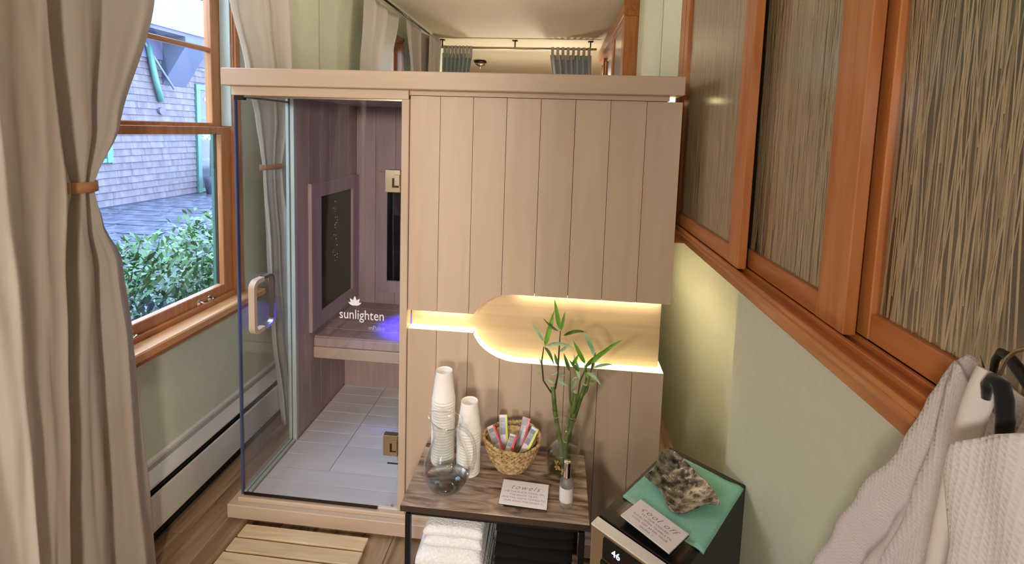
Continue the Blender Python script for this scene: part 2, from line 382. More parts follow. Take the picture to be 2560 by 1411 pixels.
put('pane', MB().box(XL-.082, XL-.079, WY0+.074, WY1-.074, 1.74, WZ1-.07), 'window_glass', us)
mb = MB(); mb.box(XL-.058, XL-.045, WY1-.082, WY1-.076, .94, 1.69); put('glazing_strip', mb, 'dark_slot', ls)
# stool (inner sill), apron edge
B('window_sill', 'fir_sill', w, XL-.06, XL+.085, WY0-.10, WY1+.10, .832, .868, bev=.006)
B('stop_moulding', 'fir_y', w, XL-.018, XL-.002, WY0+.012, WY1-.012, .866, .893, bev=.004)
B('apron', 'cherry_y', w, XL, XL+.055, WY0-.08, WY1+.08, .800, .834, bev=.005)
# sash lifts
for y in (.168, -.25):
    lf = MB(); 
    for s_ in (-1, 1): lf.box(XL-.02, XL-.012, y+s_*.034-.009, y+s_*.034+.009, .893, .921, bev=.002)
    lf.tube([(XL-.012, y-.034, .912), (XL+.012, y-.03, .905), (XL+.016, y, .902), (XL+.012, y+.03, .905), (XL-.012, y+.034, .912)], .0045, 8)
    put('sash_lift', lf, 'chrome', ls)
# outside frame, painted teal
ex = MB(); ring(ex, XL-.145, XL-.101, WY0-.14, WY1+.13, WZ0-.14, WZ1+.14, .12, .10); put('exterior_frame', ex, 'teal_trim', w)
ex = MB(); ex.box(XL-.125, XL-.101, WY1-.012, WY1+.05, .86, 1.72, bev=.003); put('exterior_stop', ex, 'teal_trim', w)

# ---------------- shelf-like casing of the sliding screens (right wall)
t1 = struct('trim_1', (1.88, -.5, 1.28))
Y0, Y1 = -2.24, .25
B('apron', 'cherry_y', t1, 1.885, XR, Y0, Y1, 1.288, 1.352, bev=.004)
B('cove', 'cherry_y', t1, 1.862, 1.90, Y0, Y1, 1.345, 1.362, bev=.006)
B('sill', 'cherry_y', t1, 1.825, XR, Y0, Y1, 1.358, 1.376, bev=.005)
for x in (1.826, 1.862, 1.896): B('track', 'cherry_y', t1, x, x+.010, Y0, Y1, 1.374, 1.386, bev=.002)
B('side_casing', 'cherry', t1, 1.835, XR, Y1-.05, Y1+.033, 1.29, 2.7195, bev=.004)
B('head_casing', 'cherry_y', t1, 1.825, XR, Y0, Y1+.035, 2.72, 2.85, bev=.004)
B('backing', 'reed_back', t1, XR-.012, XR-.002, Y0, Y1, 1.376, 2.74)

def screen(name, label, xf, ya, yb, st, zb=1.386, zt=2.72, rail=.05, n=330, wid=(.0012, .0030), lean=.03, depth=.024):
    """sliding screen: xf = x of the room-side face, spans ya..yb"""
    t = thing(name, label, 'screen', (xf+depth/2, (ya+yb)/2, zb), 'sliding screens with a dried reed pattern')
    f = MB()
    f.box(xf, xf+depth, ya, ya+st[0], zb, zt, bev=.002); f.box(xf, xf+depth, yb-st[1], yb, zb, zt, bev=.002)
    put('stile', MB().box(xf, xf+depth, ya, ya+st[0], zb, zt, bev=.002), 'cherry', t)
    put('stile', MB().box(xf, xf+depth, yb-st[1], yb, zb, zt, bev=.002), 'cherry', t)
    put('rail', MB().box(xf+.001, xf+depth-.001, ya+st[0], yb-st[1], zb, zb+rail, bev=.002), 'cherry_y', t)
    put('rail', MB().box(xf+.001, xf+depth-.001, ya+st[0], yb-st[1], zt-rail, zt, bev=.002), 'cherry_y', t)
    a, b = ya+st[0], yb-st[1]
    put('backing', MB().box(xf+.019, xf+.021, a-.002, b+.002, zb+rail, zt-rail), 'reed_back', t)
    mb = MB(); z0, z1 = zb+rail, zt-rail
    for i in range(n):
        y = a+(b-a)*random.random(); w_ = random.uniform(*wid); x = xf+.0135+random.random()*.005
        s0 = z0+(z1-z0)*(random.random()**1.5*.8 if random.random() < .6 else 0); hgt = random.uniform(.35, 1.3)
        e0 = min(s0+hgt, z1); ln = random.gauss(0, lean)*(e0-s0); mi = 0 if random.random() < .7 else 1
        bend = random.gauss(0, .004); prev = None; K = 4; vs = []
        for j in range(K+1):
            q = j/K; yy = min(max(y+ln*q+bend*math.sin(q*PI), a), b); z = s0+(e0-s0)*q; ww = w_*(1-.7*q)
            vs += [(x, yy-ww/2, z), (x-.0008, yy, z), (x, yy+ww/2, z)]
        fs = []
        for j in range(K):
            fs += [(3*j, 3*j+1, 3*j+4, 3*j+3), (3*j+1, 3*j+2, 3*j+5, 3*j+4)]
        mb.add(vs, fs, mi)
    put('reed', mb, ['reed', 'reed_dark'], t, kind='stuff')
    put('pane', MB().box(xf+.010, xf+.0115, a-.002, b+.002, z0, z1), 'shoji_clear', t)
    return t
screen('sliding_screen', 'reed pattern sliding screen farthest from the robes, right beside the sauna', 1.835, -.53, .195, (.075, .05), n=900, wid=(.0014, .0034))
screen('sliding_screen', 'reed pattern sliding screen in the middle, between the far and near ones', 1.870, -.955, -.42, (.092, .03), n=640, wid=(.0014, .0034))
screen('sliding_screen', 'reed pattern sliding screen nearest the white bathrobes, with the coarsest looking reeds', 1.905, -1.95, -.92, (.05, .05), n=620, wid=(.0018, .0048), lean=.05)
screen('sliding_screen', 'reed pattern sliding screen at the blue curtain, behind the photographer', 1.870, -2.23, -1.94, (.04, .04), n=120)

# ---------------- baseboard heater
h = thing('baseboard_heater', 'long white enamel baseboard heater under the window', 'heater', (XL, -.1, 0))
HY0, HY1 = -1.9, YM-.01
def strip(name, prof, mat, y0=HY0, y1=HY1): 
    return put(name, MB().prism([(x, y0, z) for x, z in prof], (0, y1-y0, 0)), mat, h)
strip('wall_rail', [(XL, .338), (XL+.012, .338), (XL+.014, .352), (XL+.006, .358), (XL, .358)], 'white_enamel')
strip('back_panel', [(XL, .10), (XL+.006, .10), (XL+.006, .338), (XL, .338)], 'grey_enamel')
strip('top_panel', [(XL+.006, .312), (XL+.010, .316), (XL+.058, .283), (XL+.058, .276)], 'white_enamel')
strip('damper', [(XL+.05, .262), (XL+.066, .268), (XL+.064, .272), (XL+.05, .266)], 'dark_slot')
strip('front_cover', [(XL+.066, .256), (XL+.074, .252), (XL+.074, .105), (XL+.060, .095), (XL+.057, .10), (XL+.068, .11), (XL+.068, .248)], 'white_enamel')
strip('fin_shadow_box', [(XL+.006, .095), (XL+.056, .095), (XL+.056, .255), (XL+.006, .255)], 'dark_slot')
strip('toe_board', [(XL, .0), (XL+.008, .0), (XL+.008, .09), (XL, .09)], 'dark_slot')

# ================================================================== SAUNA
S = thing('infrared_sauna', 'pale wooden infrared sauna cabin with a glass door and lit niche', 'sauna', (.9, .5, 0))
SX1 = 1.79; YB = 1.14
B('base', 'basswood_x', S, -.045, 1.80, -.042, YB, .018, .080, bev=.003)
B('base_shade_block', 'dark_slot', S, .02, 1.76, .03, YB-.02, .0, .019, bev=0)  # near-black block painted as the shade beneath the raised base
B('base_step', 'basswood_x', S, -.012, SX1, -.018, YB-.01, .079, .098, bev=.003)
B('cap', 'basswood_x', S, -.010, 1.785, -.068, YB+.02, 1.892, 1.960, bev=.003)
B('header', 'basswood_x', S, .000, .742, -.020, .06, 1.856, 1.893, bev=.002)
B('frieze', 'basswood_x', S, .742, 1.745, -.004, .06, 1.874, 1.893, bev=.001)
B('jamb', 'basswood', S, .712, .742, -.012, .045, .098, 1.874, bev=.002)
cx, a_ = 1.185, .172
def zu(x):
    if x < 1.02: return .996
    if x > cx: return 1.088
    return max(.996, .955+.133*math.sqrt(max(0, 1-((cx-x)/a_)**2)))
def zl(x):
    x2, a2 = 1.21, .198
    if x < 1.02: return .917
    if x > x2: return .805
    return min(.917, .955-.150*math.sqrt(max(0, 1-((x2-x)/a2)**2)))
seams = [.743, .866, .998, 1.130, 1.263, 1.396, 1.529, 1.664, 1.796]
def samples(x0, x1, extra=(1.0201,)):
    n = 14 if x1 > 1.0 and x0 < 1.25 else 1
    xs = [x0+(x1-x0)*i/n for i in range(n+1)]
    xs += [e for e in extra if x0 < e < x1]
    return sorted(xs)
for i in range(8):
    x0, x1 = seams[i]+.001, seams[i+1]-.001
    xs = samples(x0, x1)
    put('upper_plank', MB().prism([(x, 0, zu(x)) for x in xs]+[(x1, 0, 1.872), (x0, 0, 1.872)], (0, .024, 0)), 'basswood', S, loc=((x0+x1)/2, 0, 1.4))
    if i == 7: x1 = 1.786
    put('lower_plank', MB().prism([(x, 0, zl(x)) for x in samples(x0, x1)]+[(x1, 0, .100), (x0, 0, .100)], (0, .024, 0)), 'basswood', S, loc=((x0+x1)/2, 0, .5))
B('seam_backing', 'table_edge', S, .745, 1.78, .0245, .030, 1.12, 1.87, bev=0)
B('seam_backing', 'table_edge', S, .745, 1.78, .0245, .030, .10, .79, bev=0)
B('seam_backing', 'table_edge', S, 1.20, 1.78, .0242, .0265, 1.090, 1.125, bev=0)
B('niche_board', 'niche_wood', S, .745, 1.772, .048, .056, .76, 1.13, bev=0)
B('front_wall', 'basswood_in', S, .742, 1.775, .057, .085, .098, 1.874, bev=0)
# led strips: one tucked behind the upper planks, a diffuser on the edge of the lower ones
xs = [.755+(1.775-.755)*i/90 for i in range(91)]
def ribbon(fz, y0, y1, h0, h1, x_a=.755, x_b=1.775, skip=None):
    mb = MB(); xs = [x_a+(x_b-x_a)*i/100 for i in range(101)]
    vs = []; 
    for x in xs: z = fz(x); vs += [(x, y0, z+h0), (x, y1, z+h0), (x, y1, z+h1), (x, y0, z+h1)]
    fs = [(4*i+k, 4*i+(k+1) % 4, 4*i+4+(k+1) % 4, 4*i+4+k) for i in range(100) for k in range(4)]
    fs += [(0, 1, 2, 3), (400, 403, 402, 401)]
    return mb.add(vs, fs)
put('led_strip', ribbon(zu, .027, .034, .004, .010, 1.20, 1.765), 'led_down', S)
put('led_strip', ribbon(zu, .027, .034, .004, .010, .79, .99), 'led_down', S)
put('led_diffuser', ribbon(zl, .0015, .046, -.001, .0025, .746, 1.785), 'led_up', S)
B('led_diffuser', 'led_up', S, 1.774, 1.786, .046, .95, .804, .8075, bev=0)
B('led_strip', 'led_down', S, 1.780, 1.792, .06, .95, 1.082, 1.0875, bev=0)
B('led_strip', 'led_up', S, 1.746, 1.772, .026, .046, 1.8745, 1.8915, bev=0)
B('side_plank_upper', 'basswood', S, 1.778, 1.794, .026, YB, 1.088, 1.872, bev=.001)
B('side_plank_lower', 'basswood', S, 1.775, 1.784, .047, YB, .100, .803, bev=.001)
# outer shell
B('right_wall', 'basswood', S, 1.755, 1.774, .057, YB, .098, 1.892, bev=.001)
B('back_wall', 'basswood', S, .02, 1.755, YB-.02, YB, .098, 1.892, bev=.001)
B('left_wall', 'basswood', S, 0.0, .018, .392, YB, .098, 1.892, bev=.001)
B('roof_panel', 'basswood_in', S, .0, 1.774, .05, YB, 1.874, 1.892, bev=0)
# inner lining boards
n = 6
for i in range(n):
    y0 = .392+(1.10-.392)*i/n; y1 = .392+(1.10-.392)*(i+1)/n
    B('lining_board', 'basswood_in', S, .018, .040, y0+.0008, y1-.0008, .10, 1.874, bev=.0015)
for i in range(13):
    x0 = .04+(1.735-.04)*i/13; x1 = .04+(1.735-.04)*(i+1)/13
    B('lining_board', 'basswood_in', S, x0+.0008, x1-.0008, 1.10, 1.118, .10, 1.874, bev=.0015)
B('right_lining', 'basswood_in', S, 1.735, 1.755, .085, 1.10, .10, 1.874, bev=0)
# floor boards
for j in range(12):
    y0 = -.006+j*.0915 if j else .004; y1 = -.006+(j+1)*.0915
    parts = [(.045, 1.735)] if j < 2 else ([(.045, .3115), (.3135, 1.735)] if j % 2 == 0 or True else [])
    y1 = min(y1, 1.10)
    for a, b in parts: 
        o = put('floor_board', MB().box(a+.0006, b-.0006, y0+.0014, y1-.0014, .096, .110, bev=.001), 'sauna_floor', S, loc=((a+b)/2, (y0+y1)/2, .10))
B('floor_slot', 'dark_slot', S, .565, .64, .262, .272, .1095, .1112, bev=0)
B('floor_bed', 'dark_slot', S, .045, 1.735, .004, 1.10, .0955, .0968, bev=0)
# glass side pane + rails
B('side_glass', 'side_glass', S, .004, .010, .012, .372, .104, 1.856, bev=0)
B('sill_rail', 'glass_edge_pale', S, -.006, .016, .004, .378, .098, .116, bev=.002)
B('sill_rail_inner', 'glass_edge_pale', S, .020, .036, .010, .378, .098, .113, bev=.002)
B('top_rail', 'nickel', S, -.002, .016, .004, .378, 1.848, 1.857, bev=.001)
mul = B('mullion', 'glass_edge_pale', S, .0, .016, .366, .392, .098, 1.874, bev=.002)
B('mullion_seal', 'glass_edge_pale', S, .019, .040, .372, .3915, .098, 1.874, bev=.002)
# door
D = put('door', MB().box(.006, .708, -.006, .000, .112, 1.848), 'door_glass', S)
B('edge_seal', 'glass_edge', D, -.001, .0065, -.007, .010, .104, 1.852, bev=.001)
B('bottom_channel', 'dark_bronze', D, .010, .62, -.0075, .0015, .103, .112, bev=.001)
B('top_channel', 'nickel', S, .010, .712, -.008, .004, 1.848, 1.856, bev=.001)
B('corner_clip', 'dark_bronze', D, .004, .046, -.012, .010, 1.838, 1.856, bev=.002)
for z in (1.53, .405):
    hg = B('hinge', 'nickel', D, .648, .712, -.018, .010, z-.046, z+.046, bev=.002)
    B('knuckle', 'dark_bronze', hg, .678, .706, -.0195, -.0178, z-.026, z+.012, bev=.001)
    B('knuckle_plate', 'nickel', hg, .688, .710, -.022, -.0192, z-.018, z+.026, bev=.001)
# D-shaped pull: wood outside, metal post inside
def rrect(x0, x1, z0, z1, r, y, n=6):
    pts = []
    for cx_, cz_, a0 in ((x1-r, z1-r, 0), (x0+r, z1-r, 90), (x0+r, z0+r, 180), (x1-r, z0+r, 270)):
        for i in range(n+1): a = math.radians(a0+90*i/n); pts.append((cx_+r*math.cos(a), y, cz_+r*math.sin(a)))
    return pts
def dbar(x0, x1, y0, y1, z0, z1, r, t, mi=0, n=7):
    mbx = MB(); outp = []; inp = []
    for (cy_, cz_, a0) in ((y0+r, z1-r, 90), (y0+r, z0+r, 180)):
        for i in range(n+1):
            a = math.radians(a0+90*i/n); outp.append((cy_+r*math.cos(a), cz_+r*math.sin(a))); inp.append((cy_+(r-t)*math.cos(a), cz_+(r-t)*math.sin(a)))
    outp = [(y1, z1)]+outp+[(y1, z0)]; inp = [(y1, z1-t)]+inp+[(y1, z0+t)]
    k = len(outp); vs = []
    for (p, q) in zip(outp, inp): vs += [(x0, *p), (x1, *p), (x1, *q), (x0, *q)]
    fs = [(4*i+j, 4*i+(j+1) % 4, 4*i+4+(j+1) % 4, 4*i+4+j) for i in range(k-1) for j in range(4)]+[(0, 1, 2, 3), (4*k-4, 4*k-1, 4*k-2, 4*k-3)]
    return mbx.add(vs, fs)
H = put('handle', dbar(.098, .124, -.078, -.006, .868, 1.10, .034, .018), 'basswood', D)
hm = dbar(.100, .122, -.070, .0, .868, 1.10, .034, .012)
hm.v = [(x, -y, z) for x, y, z in hm.v]
o = put('inner_pull', hm, 'steel', H); o['label'] = 'brushed steel inner half of the pull'
# lettering on the door glass
def MT(x, y, z, s=1, rot=0): return Matrix.Translation((x, y, z)) @ Matrix.Rotation(rot, 4, 'Y') @ Matrix.Rotation(PI/2, 4, 'X') @ Matrix.Scale(s, 4)
text('sunlighten', .058, MT(.549, -.0072, .944), 'etched', D, 'logo_lettering', sx=.83)
text('mPulse', .026, MT(.613, -.0072, .902), 'etched_faint', D, 'model_lettering', sx=.95)
lotus = MB()
def petal(cx_, cz_, ang, Ln, wd, y):
    pts = []
    for i in range(9): q = i/8; pts.append((wd*math.sin(PI*q)**.8*(1-.25*q), Ln*q))
    pts += [(-p[0], p[1]) for p in pts[::-1][1:-1]]
    return [(cx_+p[0]*math.cos(ang)+p[1]*math.sin(ang), y, cz_-p[0]*math.sin(ang)+p[1]*math.cos(ang)) for p in pts]
for ang, Ln, wd, yy in ((-1.15, .031, .0062, -.0070), (1.15, .031, .0062, -.0070), (-.62, .036, .0075, -.0072), (.62, .036, .0075, -.0072), (0, .040, .0085, -.0069), (0, .032, .0065, -.0074)):
    lotus.prism(petal(.519, 1.002, ang, Ln, wd, yy), (0, .0003, 0))
put('lotus_emblem', lotus, 'etched', D)
def ydisc(x, y, z, r, t, n=20): return MB().prism([(x+r*math.cos(2*PI*i/n), y, z+r*math.sin(2*PI*i/n)) for i in range(n)], (0, t, 0))
put('round_label', ydisc(.687, -.0078, .128, .0065, .0008), 'steel', D)
# bench
Bn = put('bench', MB().box(.041, 1.735, .548, 1.10, .535, .583, bev=.004), 'basswood_in', S)
B('bench_fascia', 'basswood_x', Bn, .041, 1.735, .545, .572, .470, .5325, bev=.003)
for i in range(5):
    y0 = .556+i*.107
    B('bench_board', 'basswood_in', Bn, .042, 1.734, y0, y0+.105, .582, .592, bev=.002)
B('bench_riser', 'basswood_in', S, .041, 1.735, .93, .945, .11, .47, bev=0)
# heater panels
hp1 = MB()
x_ = .040
for (y0, y1, z0, z1) in ((.500, .606, .63, 1.437), (1.008, 1.094, .63, 1.437), (.606, 1.008, .63, .712), (.606, 1.008, 1.358, 1.437)): hp1.box(x_, x_+.020, y0, y1, z0, z1, bev=.002)
e = put('heater_panel', hp1, 'basswood_in', S)
B('heater_glass', 'heater_glass', e, .041, .046, .604, 1.010, .710, 1.360, bev=0)
for x0, x1 in ((.20, .80), (1.0, 1.60)):
    hp2 = MB()
    for a in ((x0, x0+.055, .67, 1.46), (x1-.055, x1, .67, 1.46), (x0+.055, x1-.055, .67, .75), (x0+.055, x1-.055, 1.385, 1.46)): hp2.box(a[0], a[1], 1.08, 1.10, a[2], a[3], bev=.002)
    e2 = put('heater_panel', hp2, 'basswood_in', S)
    B('heater_glass', 'heater_glass', e2, x0+.054, x1-.054, 1.092, 1.098, .749, 1.386, bev=0)
dots = MB()
for i in range(26):
    y = .765+random.random()*.05+(.01 if i % 3 else 0); z = .93+.38*random.random(); s_ = random.uniform(.0012, .0028)
    dots.box(.0462, .0468, y-s_/2, y+s_/2, z-s_, z+s_)
put('indicator_lights', dots, 'heater_dots', e, kind='stuff')
cl = put('ceiling_light', MB().lathe([(.05, 1.862), (.05, 1.873)], (.75, .62, 0), 24), 'steel', S)
put('lens', MB().lathe([(.038, 1.859), (.038, 1.8625)], (.75, .62, 0), 24), 'chromo_blue', cl)
sp = bpy.data.lights.new('chromotherapy_beam', 'SPOT'); sp.energy = 420; sp.color = (.05, .04, 1); sp.spot_size = math.radians(20); sp.spot_blend = .7; sp.shadow_soft_size = .03
spo = bpy.data.objects.new('chromotherapy_beam', sp); C.objects.link(spo); spo.location = (.75, .62, 1.85)
spo.rotation_euler = (math.radians(6), math.radians(9.8), 0)
area('cabin_glow', (.85, .60, 1.85), .25, 1.0, (.62, .40, .95))

# ================================================================== CURTAINS
def drape(rows, x0, nf, nz=70, nu=150, ph=0, wob=.6, seed=0, jit=.35):
    """rows: (z, y0, y1, fold amplitude, x shift); folds run along y and wander with height"""
    rnd = random.Random(seed); offs = [rnd.uniform(-1, 1) for _ in range(8)]
    z1, z0 = rows[0][0], rows[-1][0]
    def fn(u, v):
        z = z1+(z0-z1)*v; ya, yb, am, sx = interp(rows, z)
        nn = noise.noise(Vector((u*3.1+seed*9.7, z*1.1, seed)))
        q = u+jit*.06*math.sin(2*PI*(u*1.7+offs[0]))+.02*nn
        a = 2*PI*nf*q+ph+wob*math.sin(z*1.3+offs[1])+.5*nn
        fold = math.sin(a); fold = math.copysign(abs(fold)**.8, fold)
        x = x0+sx+am*(fold*(.75+.25*math.sin(a*.37+offs[2]))+.15*math.sin(a*2.3+offs[3]))+.25*am*noise.noise(Vector((u*9, z*3.5, seed+3)))
        y = ya+(yb-ya)*(u+.25/nf*math.sin(2*a)/PI*.5)
        return (x, y, z)
    return MB().grid(fn, nu, nz)
# near curtain
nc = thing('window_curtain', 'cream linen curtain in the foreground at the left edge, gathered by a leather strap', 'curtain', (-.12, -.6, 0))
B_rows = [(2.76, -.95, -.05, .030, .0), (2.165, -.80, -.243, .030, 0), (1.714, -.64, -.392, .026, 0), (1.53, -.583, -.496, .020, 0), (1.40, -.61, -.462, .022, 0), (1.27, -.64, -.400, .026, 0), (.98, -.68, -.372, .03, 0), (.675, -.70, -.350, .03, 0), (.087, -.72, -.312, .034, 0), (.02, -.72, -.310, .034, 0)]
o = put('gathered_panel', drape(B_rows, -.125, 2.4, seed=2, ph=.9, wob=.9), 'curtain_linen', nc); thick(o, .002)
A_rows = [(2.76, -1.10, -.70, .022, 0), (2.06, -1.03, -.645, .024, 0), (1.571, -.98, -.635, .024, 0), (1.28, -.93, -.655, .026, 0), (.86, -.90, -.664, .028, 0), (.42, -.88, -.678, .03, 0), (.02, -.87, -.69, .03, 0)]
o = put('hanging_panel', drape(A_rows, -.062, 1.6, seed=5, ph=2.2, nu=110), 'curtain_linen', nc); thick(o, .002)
def strap(yc, half, x, z, xr, parent, hw=.016):
    mb = MB(); pts = []
    for i in range(28):
        a = 2*PI*i/28; pts.append((x+xr*math.cos(a), yc+half*math.sin(a)))
    vs = []; n = len(pts)
    for (px_, py) in pts: vs += [(px_, py, z-hw), (px_, py, z+hw)]
    fs = [(2*i, 2*((i+1) % n), 2*((i+1) % n)+1, 2*i+1) for i in range(n)]
    mb.add(vs, fs, 0, True); o = put('tieback', mb, 'leather', parent); thick(o, .003); return o
strap(-.540, .046, -.122, 1.532, .032, nc)
# back curtain
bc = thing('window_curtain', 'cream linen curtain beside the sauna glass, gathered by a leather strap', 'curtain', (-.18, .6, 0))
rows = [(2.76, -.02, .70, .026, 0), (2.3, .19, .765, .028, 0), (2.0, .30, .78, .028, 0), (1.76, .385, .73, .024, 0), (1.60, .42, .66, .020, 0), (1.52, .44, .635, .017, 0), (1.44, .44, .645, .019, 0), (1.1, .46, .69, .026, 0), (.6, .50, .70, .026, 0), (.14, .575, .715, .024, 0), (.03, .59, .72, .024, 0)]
o = put('gathered_panel', drape(rows, -.175, 2.6, seed=11, ph=.3), 'curtain_linen_lit', bc); thick(o, .002)
strap(.538, .106, -.175, 1.52, .030, bc, .014)
rod = thing('curtain_rod', 'dark metal curtain rod above the big window', 'curtain rod', (-.14, -.2, 2.80))
put('pole', MB().tube([(-.14, -1.25, 2.80), (-.14, .9, 2.80)], .010, 10), 'dark_bronze', rod)
for y in (-1.2, .85): put('bracket', MB().box(XL, -.135, y-.01, y+.01, 2.78, 2.82, bev=.003), 'dark_bronze', rod)
# ceiling hung rod with two blue curtains behind the photographer (seen in the mirror)
rd = thing('ceiling_curtain_rod', 'ceiling hung metal rod seen in the mirror, carrying the blue curtains', 'curtain rod', (.7, -2.0, 2.84))
put('pole', MB().tube([(-.27, -2.0, 2.84), (1.78, -2.0, 2.84)], .015, 12), 'nickel', rd)
for x in (-.25, .72, 1.70): put('bracket', MB().box(x-.008, x+.008, -2.008, -1.992, 2.84, ZC, bev=.002).box(x-.035, x+.035, -2.03, -1.97, ZC-.012, ZC, bev=.003), 'dark_bronze', rd)
def xdrape(xa0, xb0, xa1, xb1, seed, label):
    t = thing('tab_curtain', label, 'curtain', ((xa0+xb0)/2, -2.0, .1), 'blue grey tab curtains')
    def fn(u, v):
        z = 2.76-2.66*v; q = min(1, v*1.9); xa = xa0+(xa1-xa0)*q; xb = xb0+(xb1-xb0)*q
        return (xa+(xb-xa)*u, -2.0+.03*math.sin(2*PI*7*u+seed)+.008*math.sin(5*z+u*9), z)
    o = put('panel', MB().grid(fn, 110, 30), 'curtain_blue', t); thick(o, .002)
    for i in range(8):
        x = xa0+(xb0-xa0)*(i+.5)/8
        put('tab', MB().box(x-.018, x+.018, -2.020, -2.016, 2.70, 2.86, bev=.001).box(x-.018, x+.018, -1.984, -1.980, 2.70, 2.86, bev=.001).box(x-.018, x+.018, -2.018, -1.982, 2.856, 2.86, bev=.001), 'curtain_tab', t)
xdrape(-.24, .16, -.27, -.02, 1, 'blue grey curtain seen in the mirror, the left one, near the cream curtains')
xdrape(1.18, 1.72, 1.42, 1.75, 4, 'blue grey curtain seen in the mirror, the right one, near the wooden screens')
lamp = thing('ceiling_lamp', 'small flush ceiling lamp seen in the mirror between the blue curtains', 'lamp', (-.04, -3.8, 2.86))
put('plate', MB().lathe([(.09, ZC-.001), (.11, ZC-.02), (.11, ZC-.035), (.08, ZC-.05)], (-.04, -3.8, 0), 28), 'dark_bronze', lamp)
put('shade', MB().lathe([(.09, ZC-.045), (.08, ZC-.08), (.045, ZC-.10), (.012, ZC-.11), (.010, ZC-.14), (.003, ZC-.15)], (-.04, -3.8, 0), 28), 'nickel', lamp)

# ================================================================== SIDE TABLE AND WHAT STANDS ON IT
T = thing('side_table', 'low side table with a weathered wood top and black metal legs', 'table', (1.17, -.26, 0))
B('table_top', 'table_wood', T, .862, 1.484, -.428, -.095, .478, .500, bev=.002)
B('edge_band', 'table_edge', T, .8615, 1.4845, -.4290, -.4278, .4785, .4985, bev=0)
for x in (.885, 1.461):
    for y in (-.412, -.112): B('leg', 'black_metal', T, x-.009, x+.009, y-.009, y+.009, 0, .462, bev=.001)
for y in (-.412, -.112): B('apron_bar', 'black_metal', T, .894, 1.452, y-.008, y+.008, .462, .478, bev=.001)
for x in (.885, 1.461): B('apron_bar', 'black_metal', T, x-.008, x+.008, -.403, -.121, .462, .478, bev=.001)
B('shelf', 'table_wood', T, .870, 1.476, -.420, -.104, .090, .106, bev=.002)
# cups: mesh data shared by all
def cup_bm():
    return MB().lathe([(.0405, .001), (.0425, .0), (.0437, .0020), (.0437, .0045), (.0420, .0062), (.0302, .1000), (.0306, .1080), (.0298, .1085), (.0288, .1080), (.0286, .1040), (.0270, .1032), (.0002, .1030)], (0, 0, 0), 36, close=True)
cup0 = None
def cup_stack(x, y, n, step, lab_top, lab_rest, grp):
    global cup0
    for i in range(n):
        if cup0 is None:
            cup0 = put('paper_cup', cup_bm(), 'cup_paper'); c = cup0; thick(c, .0006)
        else:
            c = cup0.copy(); C.objects.link(c)
        c.location = (x+random.uniform(-.0006, .0006), y+random.uniform(-.0006, .0006), .5003+i*step)
        c['label'] = lab_top if i == n-1 else lab_rest; c['category'] = 'cup'; c['group'] = grp
cup_stack(.947, -.196, 24, .0106, 'white paper cup upside down on top of the tall stack behind the pitcher', 'white paper cup inside the tall stack behind the pitcher, only its rim shows', 'paper cups in the tall stack')
cup_stack(1.053, -.238, 16, .0106, 'white paper cup upside down on top of the shorter stack beside the basket', 'white paper cup inside the shorter stack beside the basket, only its rim shows', 'paper cups in the short stack')

# pitcher
P = thing('glass_pitcher', 'clear glass pitcher with a curved handle and a little water', 'pitcher', (.998, -.340, .5))
pc = (.996, -.338, .5005)
outer = [(.0, .000), (.030, .0), (.048, .006), (.066, .026), (.078, .050), (.082, .075), (.078, .105), (.066, .140), (.052, .175), (.045, .205), (.046, .225), (.052, .250)]
def spout(p, a):
    x, y, z = p
    if z > .19:
        k_ = (z-.19)/.06; d = max(0, math.cos(a-math.radians(172)))**6
        r = .020*k_*d; x += r*math.cos(a); y += r*math.sin(a); z += .010*k_*d+.004*k_*math.cos(a-math.radians(172))
    return (x, y, z)
o = put('body', MB().lathe(outer+[(r_-.003, z_+(.0 if z_ > .01 else .004)) for r_, z_ in outer[:0:-1]]+[(0, .004)], pc, 64, fn=spout, close=True), 'clear_thin', P)
rimp = [(pc[0]+p[0], pc[1]+p[1], pc[2]+p[2]) for p in [spout((.0505*math.cos(2*PI*i/48), .0505*math.sin(2*PI*i/48), .250), 2*PI*i/48) for i in range(48)]]
put('rim', MB().tube(rimp, .0021, 8, closed=True), 'rim_glass', P)
put('foot_ring', MB().lathe([(.030, .001), (.034, .0035), (.030, .006), (.024, .0045), (.024, .001)], pc, 40, close=True), 'rim_glass', P)
hd = [(1.030, -.330, .728), (1.052, -.326, .716), (1.076, -.322, .690), (1.088, -.322, .655), (1.090, -.324, .615), (1.082, -.328, .575), (1.068, -.332, .556), (1.058, -.334, .562)]
put('handle', MB().tube([(pc[0]+(a-.996), b, c) for a, b, c in hd], [.009, .008, .0065, .006, .006, .006, .006, .004], 12, flat=1.2), 'rim_glass', P)
put('water', MB().lathe([(.0, .004), (.030, .004), (.046, .009), (.062, .027), (.0705, .044), (.0, .044)], pc, 40, close=True), 'water_thin', P)

